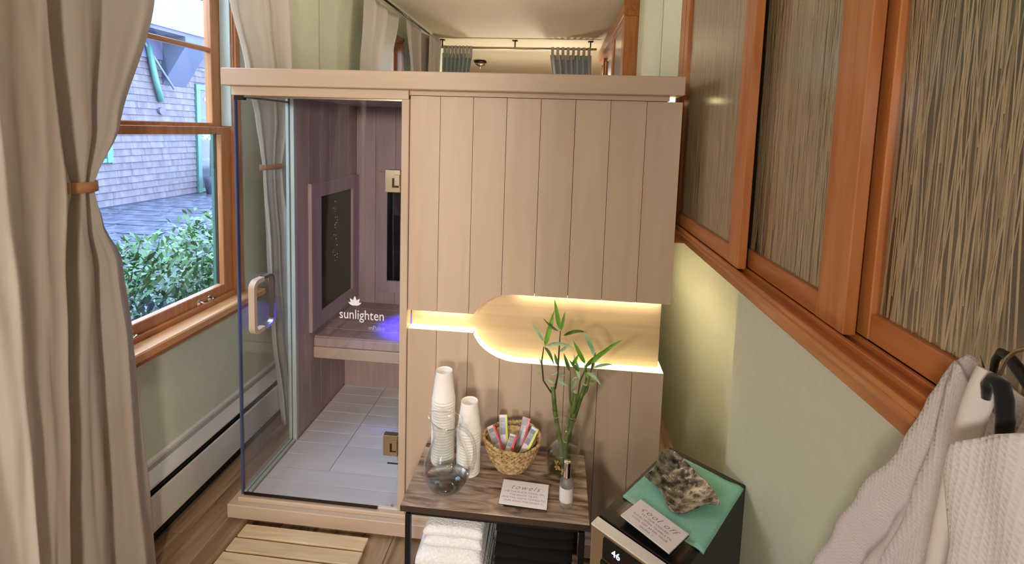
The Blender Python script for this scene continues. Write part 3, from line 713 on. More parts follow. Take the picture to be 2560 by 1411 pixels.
# basket
Bk = thing('basket', 'small oval woven seagrass basket full of drink packets', 'basket', (1.205, -.19, .5))
bcx, bcy = 1.207, -.190
def bell(q, a):
    """radius on the basket wall, q 0 bottom .. 1 rim"""
    r = .054+.048*q**.85+.005*math.sin(PI*q); return (r*math.cos(a)*1.03, r*math.sin(a)*.93)
mb = MB()
def knot(mb, p, t, up, l, w_, h_, mi=0):
    """a lens shaped strand lump: centre p, long axis t"""
    t = Vector(t).normalized(); up = Vector(up).normalized(); n_ = t.cross(up); p = Vector(p); vs = []; fs = []
    prof = [(-1, .08), (-.6, .75), (0, 1), (.6, .75), (1, .08)]; K = 6
    for (s_, r_) in prof:
        for k in range(K):
            a = 2*PI*k/K; vs.append((p+t*l*s_+up*h_*r_*math.cos(a)+n_*w_*r_*math.sin(a))[:])
    for i in range(4):
        for k in range(K): fs.append((i*K+k, i*K+(k+1) % K, (i+1)*K+(k+1) % K, (i+1)*K+k))
    mb.add(vs, fs, mi, True)
ROW = 12
for j in range(ROW):
    q = (j+.5)/ROW; z = .503+q*.108
    nk = 34
    for i in range(nk):
        a = 2*PI*(i+.5*(j % 2))/nk; x, y = bell(q, a); zz = z+.004*math.sin(2*a)*q
        t = Vector((-math.sin(a), math.cos(a)*.9, .35 if j % 2 else -.35))
        knot(mb, (bcx+x, bcy+y, zz), t, (0, 0, 1), .0115, .0048, .0052)
put('weave', mb, 'seagrass', Bk, kind='stuff')
inner = MB(); inner.lathe([(.0, .004)]+[(.045+.044*q**.85, .004+.102*q) for q in (0, .3, .6, 1)], (bcx, bcy, .5), 36, sx=1.0, sy=.9, close=True)
o = put('lining', inner, 'seagrass', Bk)
rim = MB()
for i in range(44):
    a = 2*PI*i/44; x, y = bell(1.0, a)
    t = Vector((-math.sin(a), math.cos(a)*.9, .4 if i % 2 else .1))
    knot(rim, (bcx+x, bcy+y, .613+.006*math.sin(2*a)+.002*math.sin(7*a)), t, (0, 0, 1), .0125, .007, .0062)
put('braided_rim', rim, 'seagrass', Bk, kind='stuff')
def packet(label, base, top, wdir, col, kind=0, w_=.030):
    """stick packet: base and top are 3-D points of its centre line"""
    b = Vector(base); t = Vector(top); up = (t-b); Ln = up.length; up.normalize(); wd = Vector(wdir); wd = (wd-up*wd.dot(up)).normalized(); nn = wd.cross(up)
    if nn.dot(Vector((0, -1, .6))) < 0: nn = -nn
    def pt(s_, q, o_=0): 
        bulge = .0035*math.sin(PI*min(1, max(0, (q-.06)/.88)))*math.cos(s_*PI/1.02/1)
        return (b+wd*(s_*w_)+up*(Ln*q)+nn*(bulge+o_))[:]
    t_ = thing('drink_packet', label, 'packet', base, 'drink packets in the basket')
    mb = MB()
    def fn(u, v): return pt(u-.5, v)
    mb.grid(fn, 8, 10)
    def fb(u, v): p_ = Vector(pt(u-.5, v)); q0 = b+wd*((u-.5)*w_)+up*(Ln*v); return (q0-(p_-q0))[:]
    mb.grid(fb, 8, 10)
    put('sleeve', mb, 'packet_white' if kind == 0 else 'packet_clear', t_)
    put('stripe', MB().grid(lambda u, v: pt(.28+.21*u, v, .0006), 3, 10), col, t_)
    put('label_panel', MB().grid(lambda u, v: pt(-.46+.70*u, .42+.50*v, .0006), 4, 5), 'packet_grey', t_)
    c0 = Vector(pt(-.11, .70, .0016)); fr = MB(); sz = w_*.26
    for (a0, a1, b0, b1) in ((-1, 1, .88, 1), (-1, 1, -1, -.88), (-1, -.88, -1, 1), (.88, 1, -1, 1)):
        fr.add([(c0+wd*sz*p+up*sz*1.15*q)[:] for p, q in ((a0, b0), (a1, b0), (a1, b1), (a0, b1))], [(0, 1, 2, 3)])
    put('logo_frame', fr, 'packet_white', t_)
    Mx = Matrix.Identity(4); 
    for r_ in range(3): Mx[r_][0] = wd[r_]; Mx[r_][1] = up[r_]; Mx[r_][2] = nn[r_]
    for line, dz in (('LM', .15), ('NT', -.8)):
        p = c0+up*sz*dz; M4 = Matrix.Translation(p) @ Mx
        text(line, w_*.30, M4, 'packet_white', t_, 'logo_lettering', extrude=.0001)
packet('pink striped white drink packet leaning at the far left of the basket', (1.175, -.225, .555), (1.122, -.165, .632), (1, .35, 0), 'packet_pink')
packet('lime striped drink packet standing upright beside the far left pink one', (1.178, -.165, .545), (1.165, -.125, .655), (1, 0, 0), 'packet_lime')
packet('pink striped packet lying lowest in the middle of the basket', (1.195, -.250, .575), (1.213, -.190, .622), (1, -.25, 0), 'packet_pink', w_=.028)
packet('pink striped clear drink packet standing tallest at the back right of the basket', (1.232, -.185, .545), (1.256, -.130, .655), (1, -.1, 0), 'packet_pink', 1)
packet('lime striped drink packet leaning at the far right of the basket', (1.245, -.225, .560), (1.292, -.170, .642), (1, -.45, 0), 'packet_lime')

# vase with bamboo
V = thing('glass_vase', 'square clear glass vase with a wide neck, water and pebbles', 'vase', (1.393, -.190, .5))
vc = (1.397, -.192)
def sq(r, z, e=4.0, rot=math.radians(-28), n=48):
    pts = []
    for i in range(n):
        a = 2*PI*i/n; c_, s_ = math.cos(a), math.sin(a); k_ = (abs(c_)**e+abs(s_)**e)**(-1/e); x, y = r*k_*c_, r*k_*s_
        pts.append((vc[0]+x*math.cos(rot)-y*math.sin(rot), vc[1]+x*math.sin(rot)+y*math.cos(rot), .5005+z))
    return pts
def sqbody(prof, mat, name, parent, cap_top=False, cap_bot=True):
    mb = MB(); n = 48; vs = []; fs = []
    for r, z, e in prof: vs += sq(r, z, e)
    for j in range(len(prof)-1):
        for i in range(n): fs.append((j*n+i, j*n+(i+1) % n, (j+1)*n+(i+1) % n, (j+1)*n+i))
    if cap_bot: fs.append(tuple(range(n))[::-1])
    if cap_top: k = (len(prof)-1)*n; fs.append(tuple(range(k, k+n)))
    mb.add(vs, fs, 0, True); return put(name, mb, mat, parent)
o = sqbody([(.042, 0, 5), (.047, .004, 5), (.049, .02, 6), (.049, .09, 6), (.0485, .175, 6), (.046, .190, 5), (.037, .201, 4), (.035, .206, 4), (.035, .220, 4), (.039, .238, 4), (.041, .242, 4)], 'clear_thin', 'body', V); thick(o, .0025, -1)
sqbody([(.040, .004, 5), (.0445, .010, 5), (.0460, .03, 6), (.0460, .085, 6)], 'water_vase', 'water', V, cap_top=True)
rp = random.Random(3); mbp = MB()
for i in range(60):
    a = rp.random()*2*PI; r = .030*math.sqrt(rp.random()); z = .508+.022*rp.random()
    knot(mbp, (vc[0]+r*math.cos(a), vc[1]+r*math.sin(a), z), (rp.gauss(0, 1), rp.gauss(0, 1), rp.gauss(0, .4)), (0, 0, 1), .0062, .0045, .004)
put('pebble', mbp, 'pebble', V, kind='stuff')
def bamboo(name_label, pts, r, branches, leaves, dark=False):
    t = thing('bamboo_stalk', name_label, 'plant', pts[0], 'lucky bamboo stalks in the vase')
    put('stalk', MB().tube(pts, r, 12), 'bamboo_green', t)
    P_ = [Vector(p) for p in pts]
    for i in range(len(P_)-1):
        if i % 2 == len(P_) % 2: continue
        for q in (.35,):
            c_ = P_[i].lerp(P_[i+1], q); d = (P_[i+1]-P_[i]).normalized()
            put('node', MB().tube([c_-d*.0011, c_+d*.0011], r*1.13, 12), 'bamboo_node', t)
    put('cut_end', MB().tube([P_[-1], P_[-1]+(P_[-1]-P_[-2]).normalized()*.002], r*.98, 12), 'bamboo_node', t)
    for b in branches: put('branch', MB().tube(b, [.0042]+[.0030]*(len(b)-2)+[.0016], 8), 'bamboo_dark' if dark else 'bamboo_green', t)
    for (p0, p1, w_, mt, dy, bend) in leaves:
        a = Vector((p0[0], p0[2], p0[1])) if False else Vector((p0[0], -.19+p0[2], p0[1])); b = Vector((p1[0], -.19+p1[2], p1[1]))
        d = b-a; side = d.cross(Vector((.0, 1, .25))).normalized()
        def fn(u, v):
            prof = math.sin(PI*min(1, v**.75))**.8*(1-.15*v)
            c_ = a+d*v+Vector((0, dy*math.sin(PI*v), bend*math.sin(PI*v)))
            return (c_+side*(u-.5)*2*w_*prof+Vector((0, -.35*abs(u-.5)*2*w_*prof, 0)))[:]
        o = put('leaf', MB().grid(fn, 4, 9), mt, t)
Lf = lambda a, b, w_, mt='leaf_a', dy=0, bend=0, d0=0, d1=0: ((a[0], a[1], d0), (b[0], b[1], d1), w_, mt, dy, bend)
y0 = -.19
bamboo('bamboo stalk leaning left, with two dark branches and tall leaves', [(1.398, -.215, .535), (1.385, y0, .617), (1.370, y0, .679), (1.358, y0, .755), (1.350, y0, .823)], .0085,
  [[(1.352, y0, .790), (1.335, y0-.002, .812), (1.315, y0, .840), (1.306, y0, .911), (1.312, y0, .968)], [(1.358, y0, .812), (1.366, y0+.002, .860), (1.367, y0, .95), (1.369, y0, 1.032)]],
  [Lf((1.367, 1.036), (1.343, 1.149), .0085, 'leaf_a'), Lf((1.371, 1.032), (1.383, 1.111), .006, 'leaf_a', d1=-.01), Lf((1.315, .968), (1.345, 1.101), .010, 'leaf_a', d1=.02), Lf((1.312, .987), (1.265, 1.066), .006, 'leaf_b', d1=-.02), Lf((1.362, 1.031), (1.303, 1.073), .0055, 'leaf_c', d1=.01, bend=-.005), Lf((1.380, 1.015), (1.465, 1.034), .008, 'leaf_c', bend=.010), Lf((1.318, .972), (1.422, .979), .0085, 'leaf_b', bend=.014, d1=-.02), Lf((1.371, .954), (1.404, .997), .007, 'leaf_b', d1=-.02), Lf((1.315, .968), (1.353, .900), .0065, 'leaf_c', bend=.01), Lf((1.355, .831), (1.321, .853), .005, 'leaf_b'), Lf((1.366, .848), (1.403, .838), .008, 'leaf_b', d1=-.02), Lf((1.366, .868), (1.398, .856), .007, 'leaf_b', d1=.02), Lf((1.366, .88), (1.340, .862), .006, 'leaf_b'), Lf((1.301, .860), (1.290, .885), .005, 'leaf_b'), Lf((1.366, .901), (1.351, .947), .0065, 'leaf_c'), Lf((1.362, .90), (1.372, .885), .008, 'leaf_b', d1=.02), Lf((1.306, .90), (1.298, .925), .004, 'leaf_b')], dark=True)
bamboo('upright bamboo stalk in the middle, cut short, with small branches', [(1.376, -.17, .530), (1.398, y0, .600), (1.414, y0-.004, .650), (1.421, y0-.006, .684), (1.429, y0-.006, .761), (1.433, y0-.006, .808)], .0088,
  [[(1.425, y0-.006, .745), (1.414, y0-.01, .778), (1.411, y0-.01, .83), (1.411, y0-.01, .888)], [(1.432, y0, .765), (1.442, y0-.01, .801), (1.447, y0-.01, .854), (1.466, y0-.012, .909), (1.486, y0-.012, .945)]],
  [Lf((1.410, .882), (1.384, .950), .0075, 'leaf_c'), Lf((1.443, .884), (1.404, .936), .007, 'leaf_c', d1=-.02), Lf((1.463, .915), (1.415, 1.002), .0085, 'leaf_a'), Lf((1.447, .870), (1.420, .940), .006, 'leaf_b', d1=.03), Lf((1.462, .904), (1.523, .976), .0095, 'leaf_a', d1=-.01), Lf((1.415, .905), (1.440, .942), .007, 'leaf_a', d1=.02), Lf((1.433, .850), (1.418, .814), .005, 'leaf_b'), Lf((1.411, .84), (1.440, .862), .005, 'leaf_b', bend=.01), Lf((1.447, .854), (1.425, .905), .005, 'leaf_b', d1=.02)])
bamboo('bamboo stalk leaning right, with pale node rings and a long right leaf', [(1.412, -.205, .532), (1.404, y0, .590), (1.424, y0+.006, .669), (1.447, y0+.006, .763), (1.467, y0+.006, .833)], .0082,
  [[(1.458, y0, .792), (1.474, y0, .815), (1.480, y0, .857), (1.489, y0, .918), (1.498, y0, .960)], [(1.462, y0+.01, .80), (1.470, y0+.01, .86), (1.468, y0+.01, .90)]],
  [Lf((1.495, .955), (1.449, 1.046), .0085, 'leaf_b'), Lf((1.500, .935), (1.591, 1.021), .0085, 'leaf_a', d1=-.01, bend=.008), Lf((1.490, .918), (1.548, .976), .007, 'leaf_b', d1=.02, bend=.005), Lf((1.492, .903), (1.560, .936), .007, 'leaf_b', d1=-.03, bend=.006), Lf((1.470, .884), (1.520, .855), .0085, 'leaf_b', d1=-.03, bend=.010), Lf((1.481, .850), (1.504, .846), .006, 'leaf_a', bend=.004), Lf((1.485, .89), (1.500, .93), .006, 'leaf_a', d1=.02), Lf((1.475, .86), (1.462, .905), .006, 'leaf_a', d1=.02), Lf((1.495, .945), (1.475, .985), .005, 'leaf_b', d1=.02)])

# spray bottle
Sb = thing('spray_bottle', 'small frosted glass spray bottle with a silver cap', 'bottle', (1.408, -.350, .5))
bc_ = (1.408, -.350, .5005)
put('bottle', MB().lathe([(.0, .0), (.019, 0), (.0225, .004), (.0232, .012), (.0232, .075), (.0215, .086), (.014, .095), (.0105, .100), (.0, .100)], bc_, 36, close=True), 'frosted', Sb)
put('label', MB().lathe([(.0234, .018), (.0234, .068)], bc_, 36, close=True), 'card', Sb)
put('cap', MB().lathe([(.0118, .094), (.0118, .150), (.0105, .152), (.0, .152)], bc_, 28, close=True), 'chrome', Sb)
# towel card on the table (leans on a clear stand, front edge lifted)
def card(label, c, ux, uy, w_, h_, lines, title, tsz, lsz, name='info_card', cat='card', th=.003, tx=0.0):
    c = Vector(c); ux = Vector(ux).normalized(); uy = Vector(uy); uy = (uy-ux*uy.dot(ux)).normalized(); nz = ux.cross(uy)
    t = thing(name, label, cat, c)
    mb = MB(); pts = [c+ux*a*w_/2+uy*b*h_/2 for a, b in ((-1, -1), (1, -1), (1, 1), (-1, 1))]
    mb.prism([p[:] for p in pts], (nz*th)[:]); put('sheet', mb, 'card', t)
    mb = MB(); pts = [c-nz*.0012+ux*a*(w_/2+.0015)+uy*b*(h_/2+.0015) for a, b in ((-1, -1), (1, -1), (1, 1), (-1, 1))]
    mb.prism([p[:] for p in pts], (nz*.001)[:]); put('backing', mb, 'dark_bronze', t)
    Mx = Matrix.Identity(4)
    for r_ in range(3): Mx[r_][0] = ux[r_]; Mx[r_][1] = uy[r_]; Mx[r_][2] = nz[r_]
    top = c+nz*(th+.0004)
    text(title, tsz, Matrix.Translation(top+uy*h_*.14+ux*tx) @ Mx, 'ink', t, 'script_lettering', shear=.45, extrude=.0001, offset=-.0004, sx=1.0, spacing=1.25)
    for i, l in enumerate(lines): text(l, lsz, Matrix.Translation(top+uy*(h_*.0-lsz*1.45*i)+ux*0) @ Mx, 'ink', t, 'small_lettering', extrude=.0001, offset=-.0001, spacing=1.15)
    return t
card('white card about towels lying on the side table in front of the basket', (1.267, -.342, .512), (.160, -.007, 0), (.0, .11, -.012*0), .160, .110,
     ['USE THE BLACK TOWEL ON', 'THE BENCH TO SIT,', 'AND THE WHITE TOWELS TO', 'WIPE AWAY THE SWEAT :)'], 'towels', .030, .0095)
B('card_stand', 'black_plastic', bpy.data.objects['info_card'], 1.20, 1.34, -.392, -.302, .5005, .5105, bev=.002)

# ------------------------------------------------------------------ towels on the shelf
def towel(label, x0, x1, y0, y1, z0, z1, mat, grp, name='folded_towel', bulge=.018, folds=2, seed=0):
    t = thing(name, label, 'towel', ((x0+x1)/2, (y0+y1)/2, z0), grp)
    n = folds; hz = (z1-z0)/n
    for k in range(n):
        za, zb = z0+hz*k+.001, z0+hz*(k+1); zc = (za+zb)/2; r = (zb-za)/2
        mb = MB(); K = 12; nx = 14; vs = []; fs = []
        rr = random.Random(seed*10+k)
        for i in range(nx+1):
            x = x0+(x1-x0)*i/nx; e = min(1, min(i, nx-i)/1.5+.45); e = min(1, e)
            prof = []
            for j in range(K+1):
                a = PI/2+PI*j/K; prof.append((y0+r+r*math.cos(a)*1.0, zc+r*math.sin(a)*e))
            for j in range(K+1):
                a = -PI/2+PI*j/K; prof.append((y1-r+r*math.cos(a), zc+r*math.sin(a)*e))
            for (y, z) in prof:
                nz_ = noise.noise(Vector((x*9, y*9, z*14+seed)))*.005
                vs.append((x+nz_*.6, y+nz_, z+nz_*.8*(0 if z < z0+.004 else 1)))
        m_ = 2*(K+1)
        for i in range(nx):
            for j in range(m_): fs.append((i*m_+j, i*m_+(j+1) % m_, (i+1)*m_+(j+1) % m_, (i+1)*m_+j))
        fs += [tuple(range(m_)), tuple(range(nx*m_, nx*m_+m_))[::-1]]
        mb.add(vs, fs, 0, True); put('fold', mb, mat, t)
zs = [.107, .195, .285, .375, .452]
names_w = ['white folded towel at the bottom of the pile under the table', 'white folded towel second from the bottom of the pile', 'white folded towel second from the top of the pile', 'white folded towel on top of the pile under the table']
for k in range(4):
    towel(names_w[k], .915+.004*k+(.02 if k == 3 else 0), 1.150-.003*k, -.46+(.012 if k == 3 else 0), -.14, zs[k], zs[k+1]-.003, 'towel_white', 'white towels under the table', seed=k, folds=1 if k % 2 == 0 else 2)
names_b = ['black folded towel at the bottom of the black pile under the table', 'black folded towel second from the bottom of the black pile', 'black folded towel second from the top of the black pile', 'black folded towel on top of the black pile under the table']
for k in range(4):
    towel(names_b[k], 1.180, 1.434, -.41, -.14, zs[k], zs[k+1]-.003, 'towel_black', 'black towels under the table', seed=20+k)

# ------------------------------------------------------------------ bath mat
Bm = thing('bath_mat', 'slatted bamboo bath mat on the floor in front of the sauna', 'mat', (.34, -.25, 0))
for i in range(5):
    y1 = -.078-i*.068
    put('slat', MB().box(.070-.002*i, .612+.004*i, y1-.059, y1, .020, .034, bev=.002), 'bamboo_slat', Bm, loc=(.34, y1-.03, .027))
for x in (.085, .245, .435, .59): put('batten', MB().box(x-.012, x+.012, -.40, -.082, .001, .0198, bev=.001), 'bamboo_slat', Bm)

# ------------------------------------------------------------------ mini fridge
ZF = .68
A = Vector((1.465, -.628, 0)); Bc = Vector((1.759, -.264, 0)); Rc = Vector((1.935, -.440, 0))
dv = (Bc-A).normalized(); rv = Vector((dv.y, -dv.x, 0)); wid = (Rc-Bc).dot(rv); dep = (Bc-A).length
F = thing('mini_fridge', 'black mini fridge with a shiny front trim and a lit display', 'fridge', (1.7, -.55, 0))
def obox(mb, u0, u1, w0, w1, z0, z1):
    """u along depth from the front, w across"""
    p = [A+dv*u+rv*w_ for u, w_ in ((u0, w0), (u1, w0), (u1, w1), (u0, w1))]
    return mb.prism([(q.x, q.y, z0) for q in p], (0, 0, z1-z0))
def bevo(o, w_=.002):
    md = o.modifiers.new('bevel', 'BEVEL'); md.width = w_; md.segments = 2; return o
bevo(put('body', obox(MB(), .040, dep, 0, wid, .02, ZF), 'black_plastic', F), .003)
for (u, w_) in ((.06, .03), (.06, wid-.03), (dep-.05, .03), (dep-.05, wid-.03)):
    q = A+dv*u+rv*w_; put('foot', MB().lathe([(.015, .0), (.015, .021)], (q.x, q.y, 0), 12), 'black_plastic', F)
dr = bevo(put('door', obox(MB(), .004, .034, 0, wid, .03, ZF-.004), 'steel', F), .002)
bevo(put('door_window', obox(MB(), -.001, .005, .035, wid-.02, .06, ZF-.085), 'black_glass', dr), .001)
bevo(put('display_panel', obox(MB(), -.001, .005, .040, wid-.02, ZF-.075, ZF-.018), 'black_glass', dr), .001)
bevo(put('top_trim', obox(MB(), .0, .034, 0, wid, ZF-.004, ZF), 'reflection_white', dr), .001)  # white colour painted for the pale reflection on the chrome trim
p = A-dv*.0022+rv*.082+Vector((0, 0, ZF-.047))
Mx = Matrix.Identity(4); zz_ = -dv
for r_ in range(3): Mx[r_][0] = rv[r_]; Mx[r_][1] = (0, 0, 1)[r_]; Mx[r_][2] = zz_[r_]
text('46', .026, Matrix.Translation(p) @ Mx, 'led_digits', dr, 'display_digits', extrude=.0002)
# teal cloth, card, metal dish on the fridge
def fq(u, w_, z): q = A+dv*u+rv*w_; return (q.x, q.y, z)
tc_pts = [(1.565, -.523), (1.745, -.287), (1.765, -.284), (1.925, -.430), (1.760, -.690), (1.715, -.672)]
tq = MB()
def tcl(u, v):
    # quad from left-front to right-back
    a = Vector((1.565, -.523, 0)); b = Vector((1.752, -.300, 0)); c_ = Vector((1.935, -.445, 0)); d = Vector((1.745, -.692, 0))
    p = (a*(1-u)+d*u)*(1-v)+(b*(1-u)+c_*u)*v
    e = max(0, u-.86)/.14
    return (p.x, p.y, ZF+.0035+.004*math.sin(u*PI)*math.sin(v*PI)+.006*e*(1-e)*4*.5+.0015*noise.noise(Vector((u*6, v*6, 0))))
tn = put('teal_napkin', MB().grid(tcl, 24, 24), 'teal_cloth', None); thick(tn, .0055, 0); tag(tn, 'folded teal cloth napkin on top of the black mini fridge', 'napkin')
ds = MB()
OUT = [(1.672, -.425, .712), (1.710, -.357, .726), (1.754, -.359, .724), (1.799, -.425, .712), (1.822, -.484, .716), (1.817, -.581, .738), (1.788, -.561, .716), (1.718, -.584, .699), (1.685, -.571, .699), (1.677, -.517, .702), (1.650, -.479, .706), (1.636, -.469, .718)]
dc = Vector((1.735, -.475, ZF+.013))
def outl(a):
    n_ = len(OUT); q = a*n_; i_ = int(q) % n_; f_ = q-int(q)
    p = [Vector(OUT[(i_+k) % n_]) for k in (-1, 0, 1, 2)]
    return .5*((2*p[1])+(p[2]-p[0])*f_+(2*p[0]-5*p[1]+4*p[2]-p[3])*f_*f_+(3*p[1]-p[0]-3*p[2]+p[3])*f_**3)
def dish(u, v):
    o_ = outl(u % 1.0); p = dc+(o_-dc)*v; zz = dc.z+(o_.z-dc.z)*v**2.4
    q = Vector((p.x, p.y, 0)); k_ = 1 if v < .97 else .3
    zz += k_*(.0016*noise.noise(q*80)+.0012*noise.noise(q*170))
    return (p.x, p.y, max(zz, ZF+.0125))
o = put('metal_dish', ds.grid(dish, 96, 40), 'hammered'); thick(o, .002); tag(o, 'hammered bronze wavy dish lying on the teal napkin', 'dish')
card('white card about cooling off lying on the mini fridge beside the dish', (1.632, -.633, ZF+.016), (.108, -.108, 0), (.063, .073, 0), .150, .092,
     ['TRY OUR CHILLED', 'EUCALYPTUS TOWELS TO', 'COOL OFF AFTER YOUR', 'SAUNA :)'], 'cool off', .026, .0088, th=.004)
q = bpy.data.objects['info_card.001']
put('stand', MB().prism([(1.632+a*.070+b*.026, -.633-a*.070+b*.030, ZF+.0005) for a, b in ((-1, -1), (1, -1), (1, 1), (-1, 1))], (0, 0, .0135)), 'shoji_clear', q)
# small copper bell-like bottle top behind the fridge
cb_ = tag(put('orange_cone', MB().lathe([(.022, 0), (.020, .10), (.012, .20), (.004, .26), (.0, .265)], (1.80, -.12, 0), 16), 'copper'), 'orange tipped object on the floor behind the mini fridge', 'ornament')
cb_.location.z = 0

# ------------------------------------------------------------------ robes on hangers at the right wall
def robe_sheet(rows, x0, nf, seed, yb, amp=.012, nz=60, nu=70, top=None, slope=0):
    z1, z0 = rows[0][0], rows[-1][0]
    def fn(u, v):
        z = z1+(z0-z1)*v; ye = interp(rows, z)[0]; y = ye+(yb-ye)*u
        a = 2*PI*nf*(u**.85)+seed+.8*math.sin(z*2.5); am = amp*(.25+min(1, v*2.6))
        edge = math.exp(-((u)/.06)**2)
        zz = z
        if top: zz = z-top(u)*(1-v)
        x = x0-am*(math.sin(a)+.35*math.sin(2.1*a+1))+.012*edge+.006*noise.noise(Vector((u*5, z*6, seed)))+slope*u
        return (x, y, zz)
    return MB().grid(fn, nu, nz)
R1 = thing('bathrobe', 'white waffle bathrobe hanging closest to the wall, its shoulder peaking left', 'bathrobe', (1.80, -1.4, .3), 'white waffle bathrobes')
rows = [(1.505, -1.292), (1.495, -1.278), (1.47, -1.264), (1.416, -1.242), (1.343, -1.216), (1.225, -1.151), (1.123, -1.101), (1.012, -1.052), (.7, -.93), (.35, -.87)]
o = put('body', robe_sheet(rows, 1.800, 5.5, 1.2, -1.85, .014, top=lambda u: .10*max(0, u-.08) - .0), 'robe_waffle', R1); thick(o, .004)
rows_s = [(1.500, -1.300), (1.46, -1.290), (1.40, -1.285), (1.30, -1.262), (1.15, -1.215), (1.0, -1.165), (.7, -1.07), (.5, -1.03)]
o = put('sleeve', robe_sheet(rows_s, 1.778, 2.2, 3.1, -1.60, .010, nu=40, top=lambda u: .12*u), 'robe_waffle', R1); thick(o, .004)
R2 = thing('bathrobe', 'white waffle bathrobe in front, slipped off one end of a black velvet hanger', 'bathrobe', (1.74, -1.5, .3), 'white waffle bathrobes')
rows2 = [(1.527, -1.388), (1.50, -1.379), (1.42, -1.369), (1.38, -1.364), (1.31, -1.358), (1.1, -1.32), (.7, -1.25), (.4, -1.22)]
def lapel(u, v):
    z = 1.536-(1.536-.5)*v; ye = interp([(1.536, -1.392), (1.50, -1.380), (1.42, -1.369), (1.31, -1.360), (1.1, -1.33), (.5, -1.25)], z)[0]
    wv = .026+.010*v; y = ye-wv*u
    return (1.742-.010*math.sin(PI*u)-.006*(1-v), y, z+(.004*math.sin(PI*u) if v < .02 else 0))
o = put('lapel', MB().grid(lapel, 12, 50), 'robe_piping', R2); thick(o, .004)
o = put('body', robe_sheet([(1.515, -1.415), (1.45, -1.40), (1.38, -1.39), (1.3, -1.375), (1.1, -1.35), (.7, -1.28), (.4, -1.25)], 1.752, 3.5, .4, -1.80, .010, nu=50, top=lambda u: .02*u), 'robe_waffle', R2); thick(o, .004)
R3 = thing('bathrobe', 'white waffle bathrobe nearest the camera at the right edge, its cuff folded over', 'bathrobe', (1.69, -1.55, .3), 'white waffle bathrobes')
def cuff(u, v):
    yl = interp([(0, -1.424), (.12, -1.417), (.35, -1.420), (1, -1.432)][::-1] if False else [(1.0, -1.420), (.0, -1.420)], 1-v)[0]
    ztop = 1.462+.075*min(1, u*1.35)**.75; z = ztop-(ztop-1.0)*v
    y = -1.4165-.035*(1-math.exp(-v*30))*0-.006*math.sin(PI*min(1, v*3))*0 - (.018*min(1, max(0, (v-.05))*9) if v > .05 else 0)-.11*u
    return (1.700-.008*math.sin(6*u+2*v)-.004*math.sin(15*u+v*3), y, z)
o = put('sleeve', MB().grid(cuff, 40, 60), 'robe_waffle', R3); thick(o, .005)
# hangers
Hg = thing('coat_hanger', 'black velvet hanger with a gold hook holding the front bathrobe', 'hanger', (1.725, -1.43, 1.53), 'hangers')
put('arm', MB().tube([(1.722, -1.417, 1.517), (1.722, -1.4165, 1.529), (1.722, -1.4215, 1.5375), (1.722, -1.429, 1.537), (1.722, -1.4335, 1.527), (1.722, -1.4365, 1.510), (1.722, -1.438, 1.485), (1.722, -1.438, 1.46)], [.004, .0055, .0065, .0068, .0068, .0066, .006, .005], 12, flat=.8), 'black_velvet', Hg)
put('hook', MB().tube([(1.735, -1.411, 1.534), (1.735, -1.4135, 1.545), (1.735, -1.4165, 1.555), (1.735, -1.423, 1.565), (1.735, -1.45, 1.585), (1.735, -1.49, 1.60)], .0016, 8), 'nickel', Hg)
Hh = thing('coat_hanger', 'dark glossy plastic hanger behind the black velvet one', 'hanger', (1.77, -1.38, 1.53), 'hangers')
put('arm', MB().tube([(1.772, -1.3635, 1.515), (1.772, -1.3645, 1.531), (1.772, -1.369, 1.5415), (1.772, -1.377, 1.541), (1.772, -1.389, 1.533), (1.772, -1.43, 1.50), (1.772, -1.52, 1.44)], [.004, .0045, .005, .0055, .006, .006, .006], 12, flat=.7), 'black_plastic', Hh)
put('clip', MB().tube([(1.768, -1.352, 1.53), (1.768, -1.356, 1.520), (1.768, -1.358, 1.51)], [.0005, .0022, .002], 8), 'nickel', Hh)

# ================================================================== OUTSIDE
GZ = .29; NX = -6.0
pt = struct('patio_ground', (-4, 4, GZ))
put('bed', MB().box(-8.5, -1.75, -6, 16, GZ-.2, GZ-.012), 'ground_soil', pt)
rs = random.Random(12); ns = 0
yy = .8
stones = []
while yy < 10.5:
    hgt = rs.uniform(.30, .48); x = -1.8-rs.random()*.3
    while x > NX+.05:
        wd = rs.uniform(.35, .75); stones.append((max(x-wd, NX+.03), x, yy, yy+hgt)); x -= wd
    yy += hgt
for (xa, xb, ya, yb) in stones:
    j = lambda: rs.uniform(.006, .03)
    pts = [(xa+j(), ya+j(), GZ-.02), (xb-j(), ya+j(), GZ-.02), (xb-j(), (ya+yb)/2, GZ-.02), (xb-j(), yb-j(), GZ-.02), ((xa+xb)/2, yb-j(), GZ-.02), (xa+j(), yb-j(), GZ-.02)]
    put('stone', MB().prism(pts, (0, 0, .02+rs.uniform(-.004, .004))), 'flagstone', pt, loc=((xa+xb)/2, (ya+yb)/2, GZ))
put('garden_bed', MB().box(-1.78, XL-.12, -6, 8, -.1, GZ-.03), 'ground_soil', kind='structure')

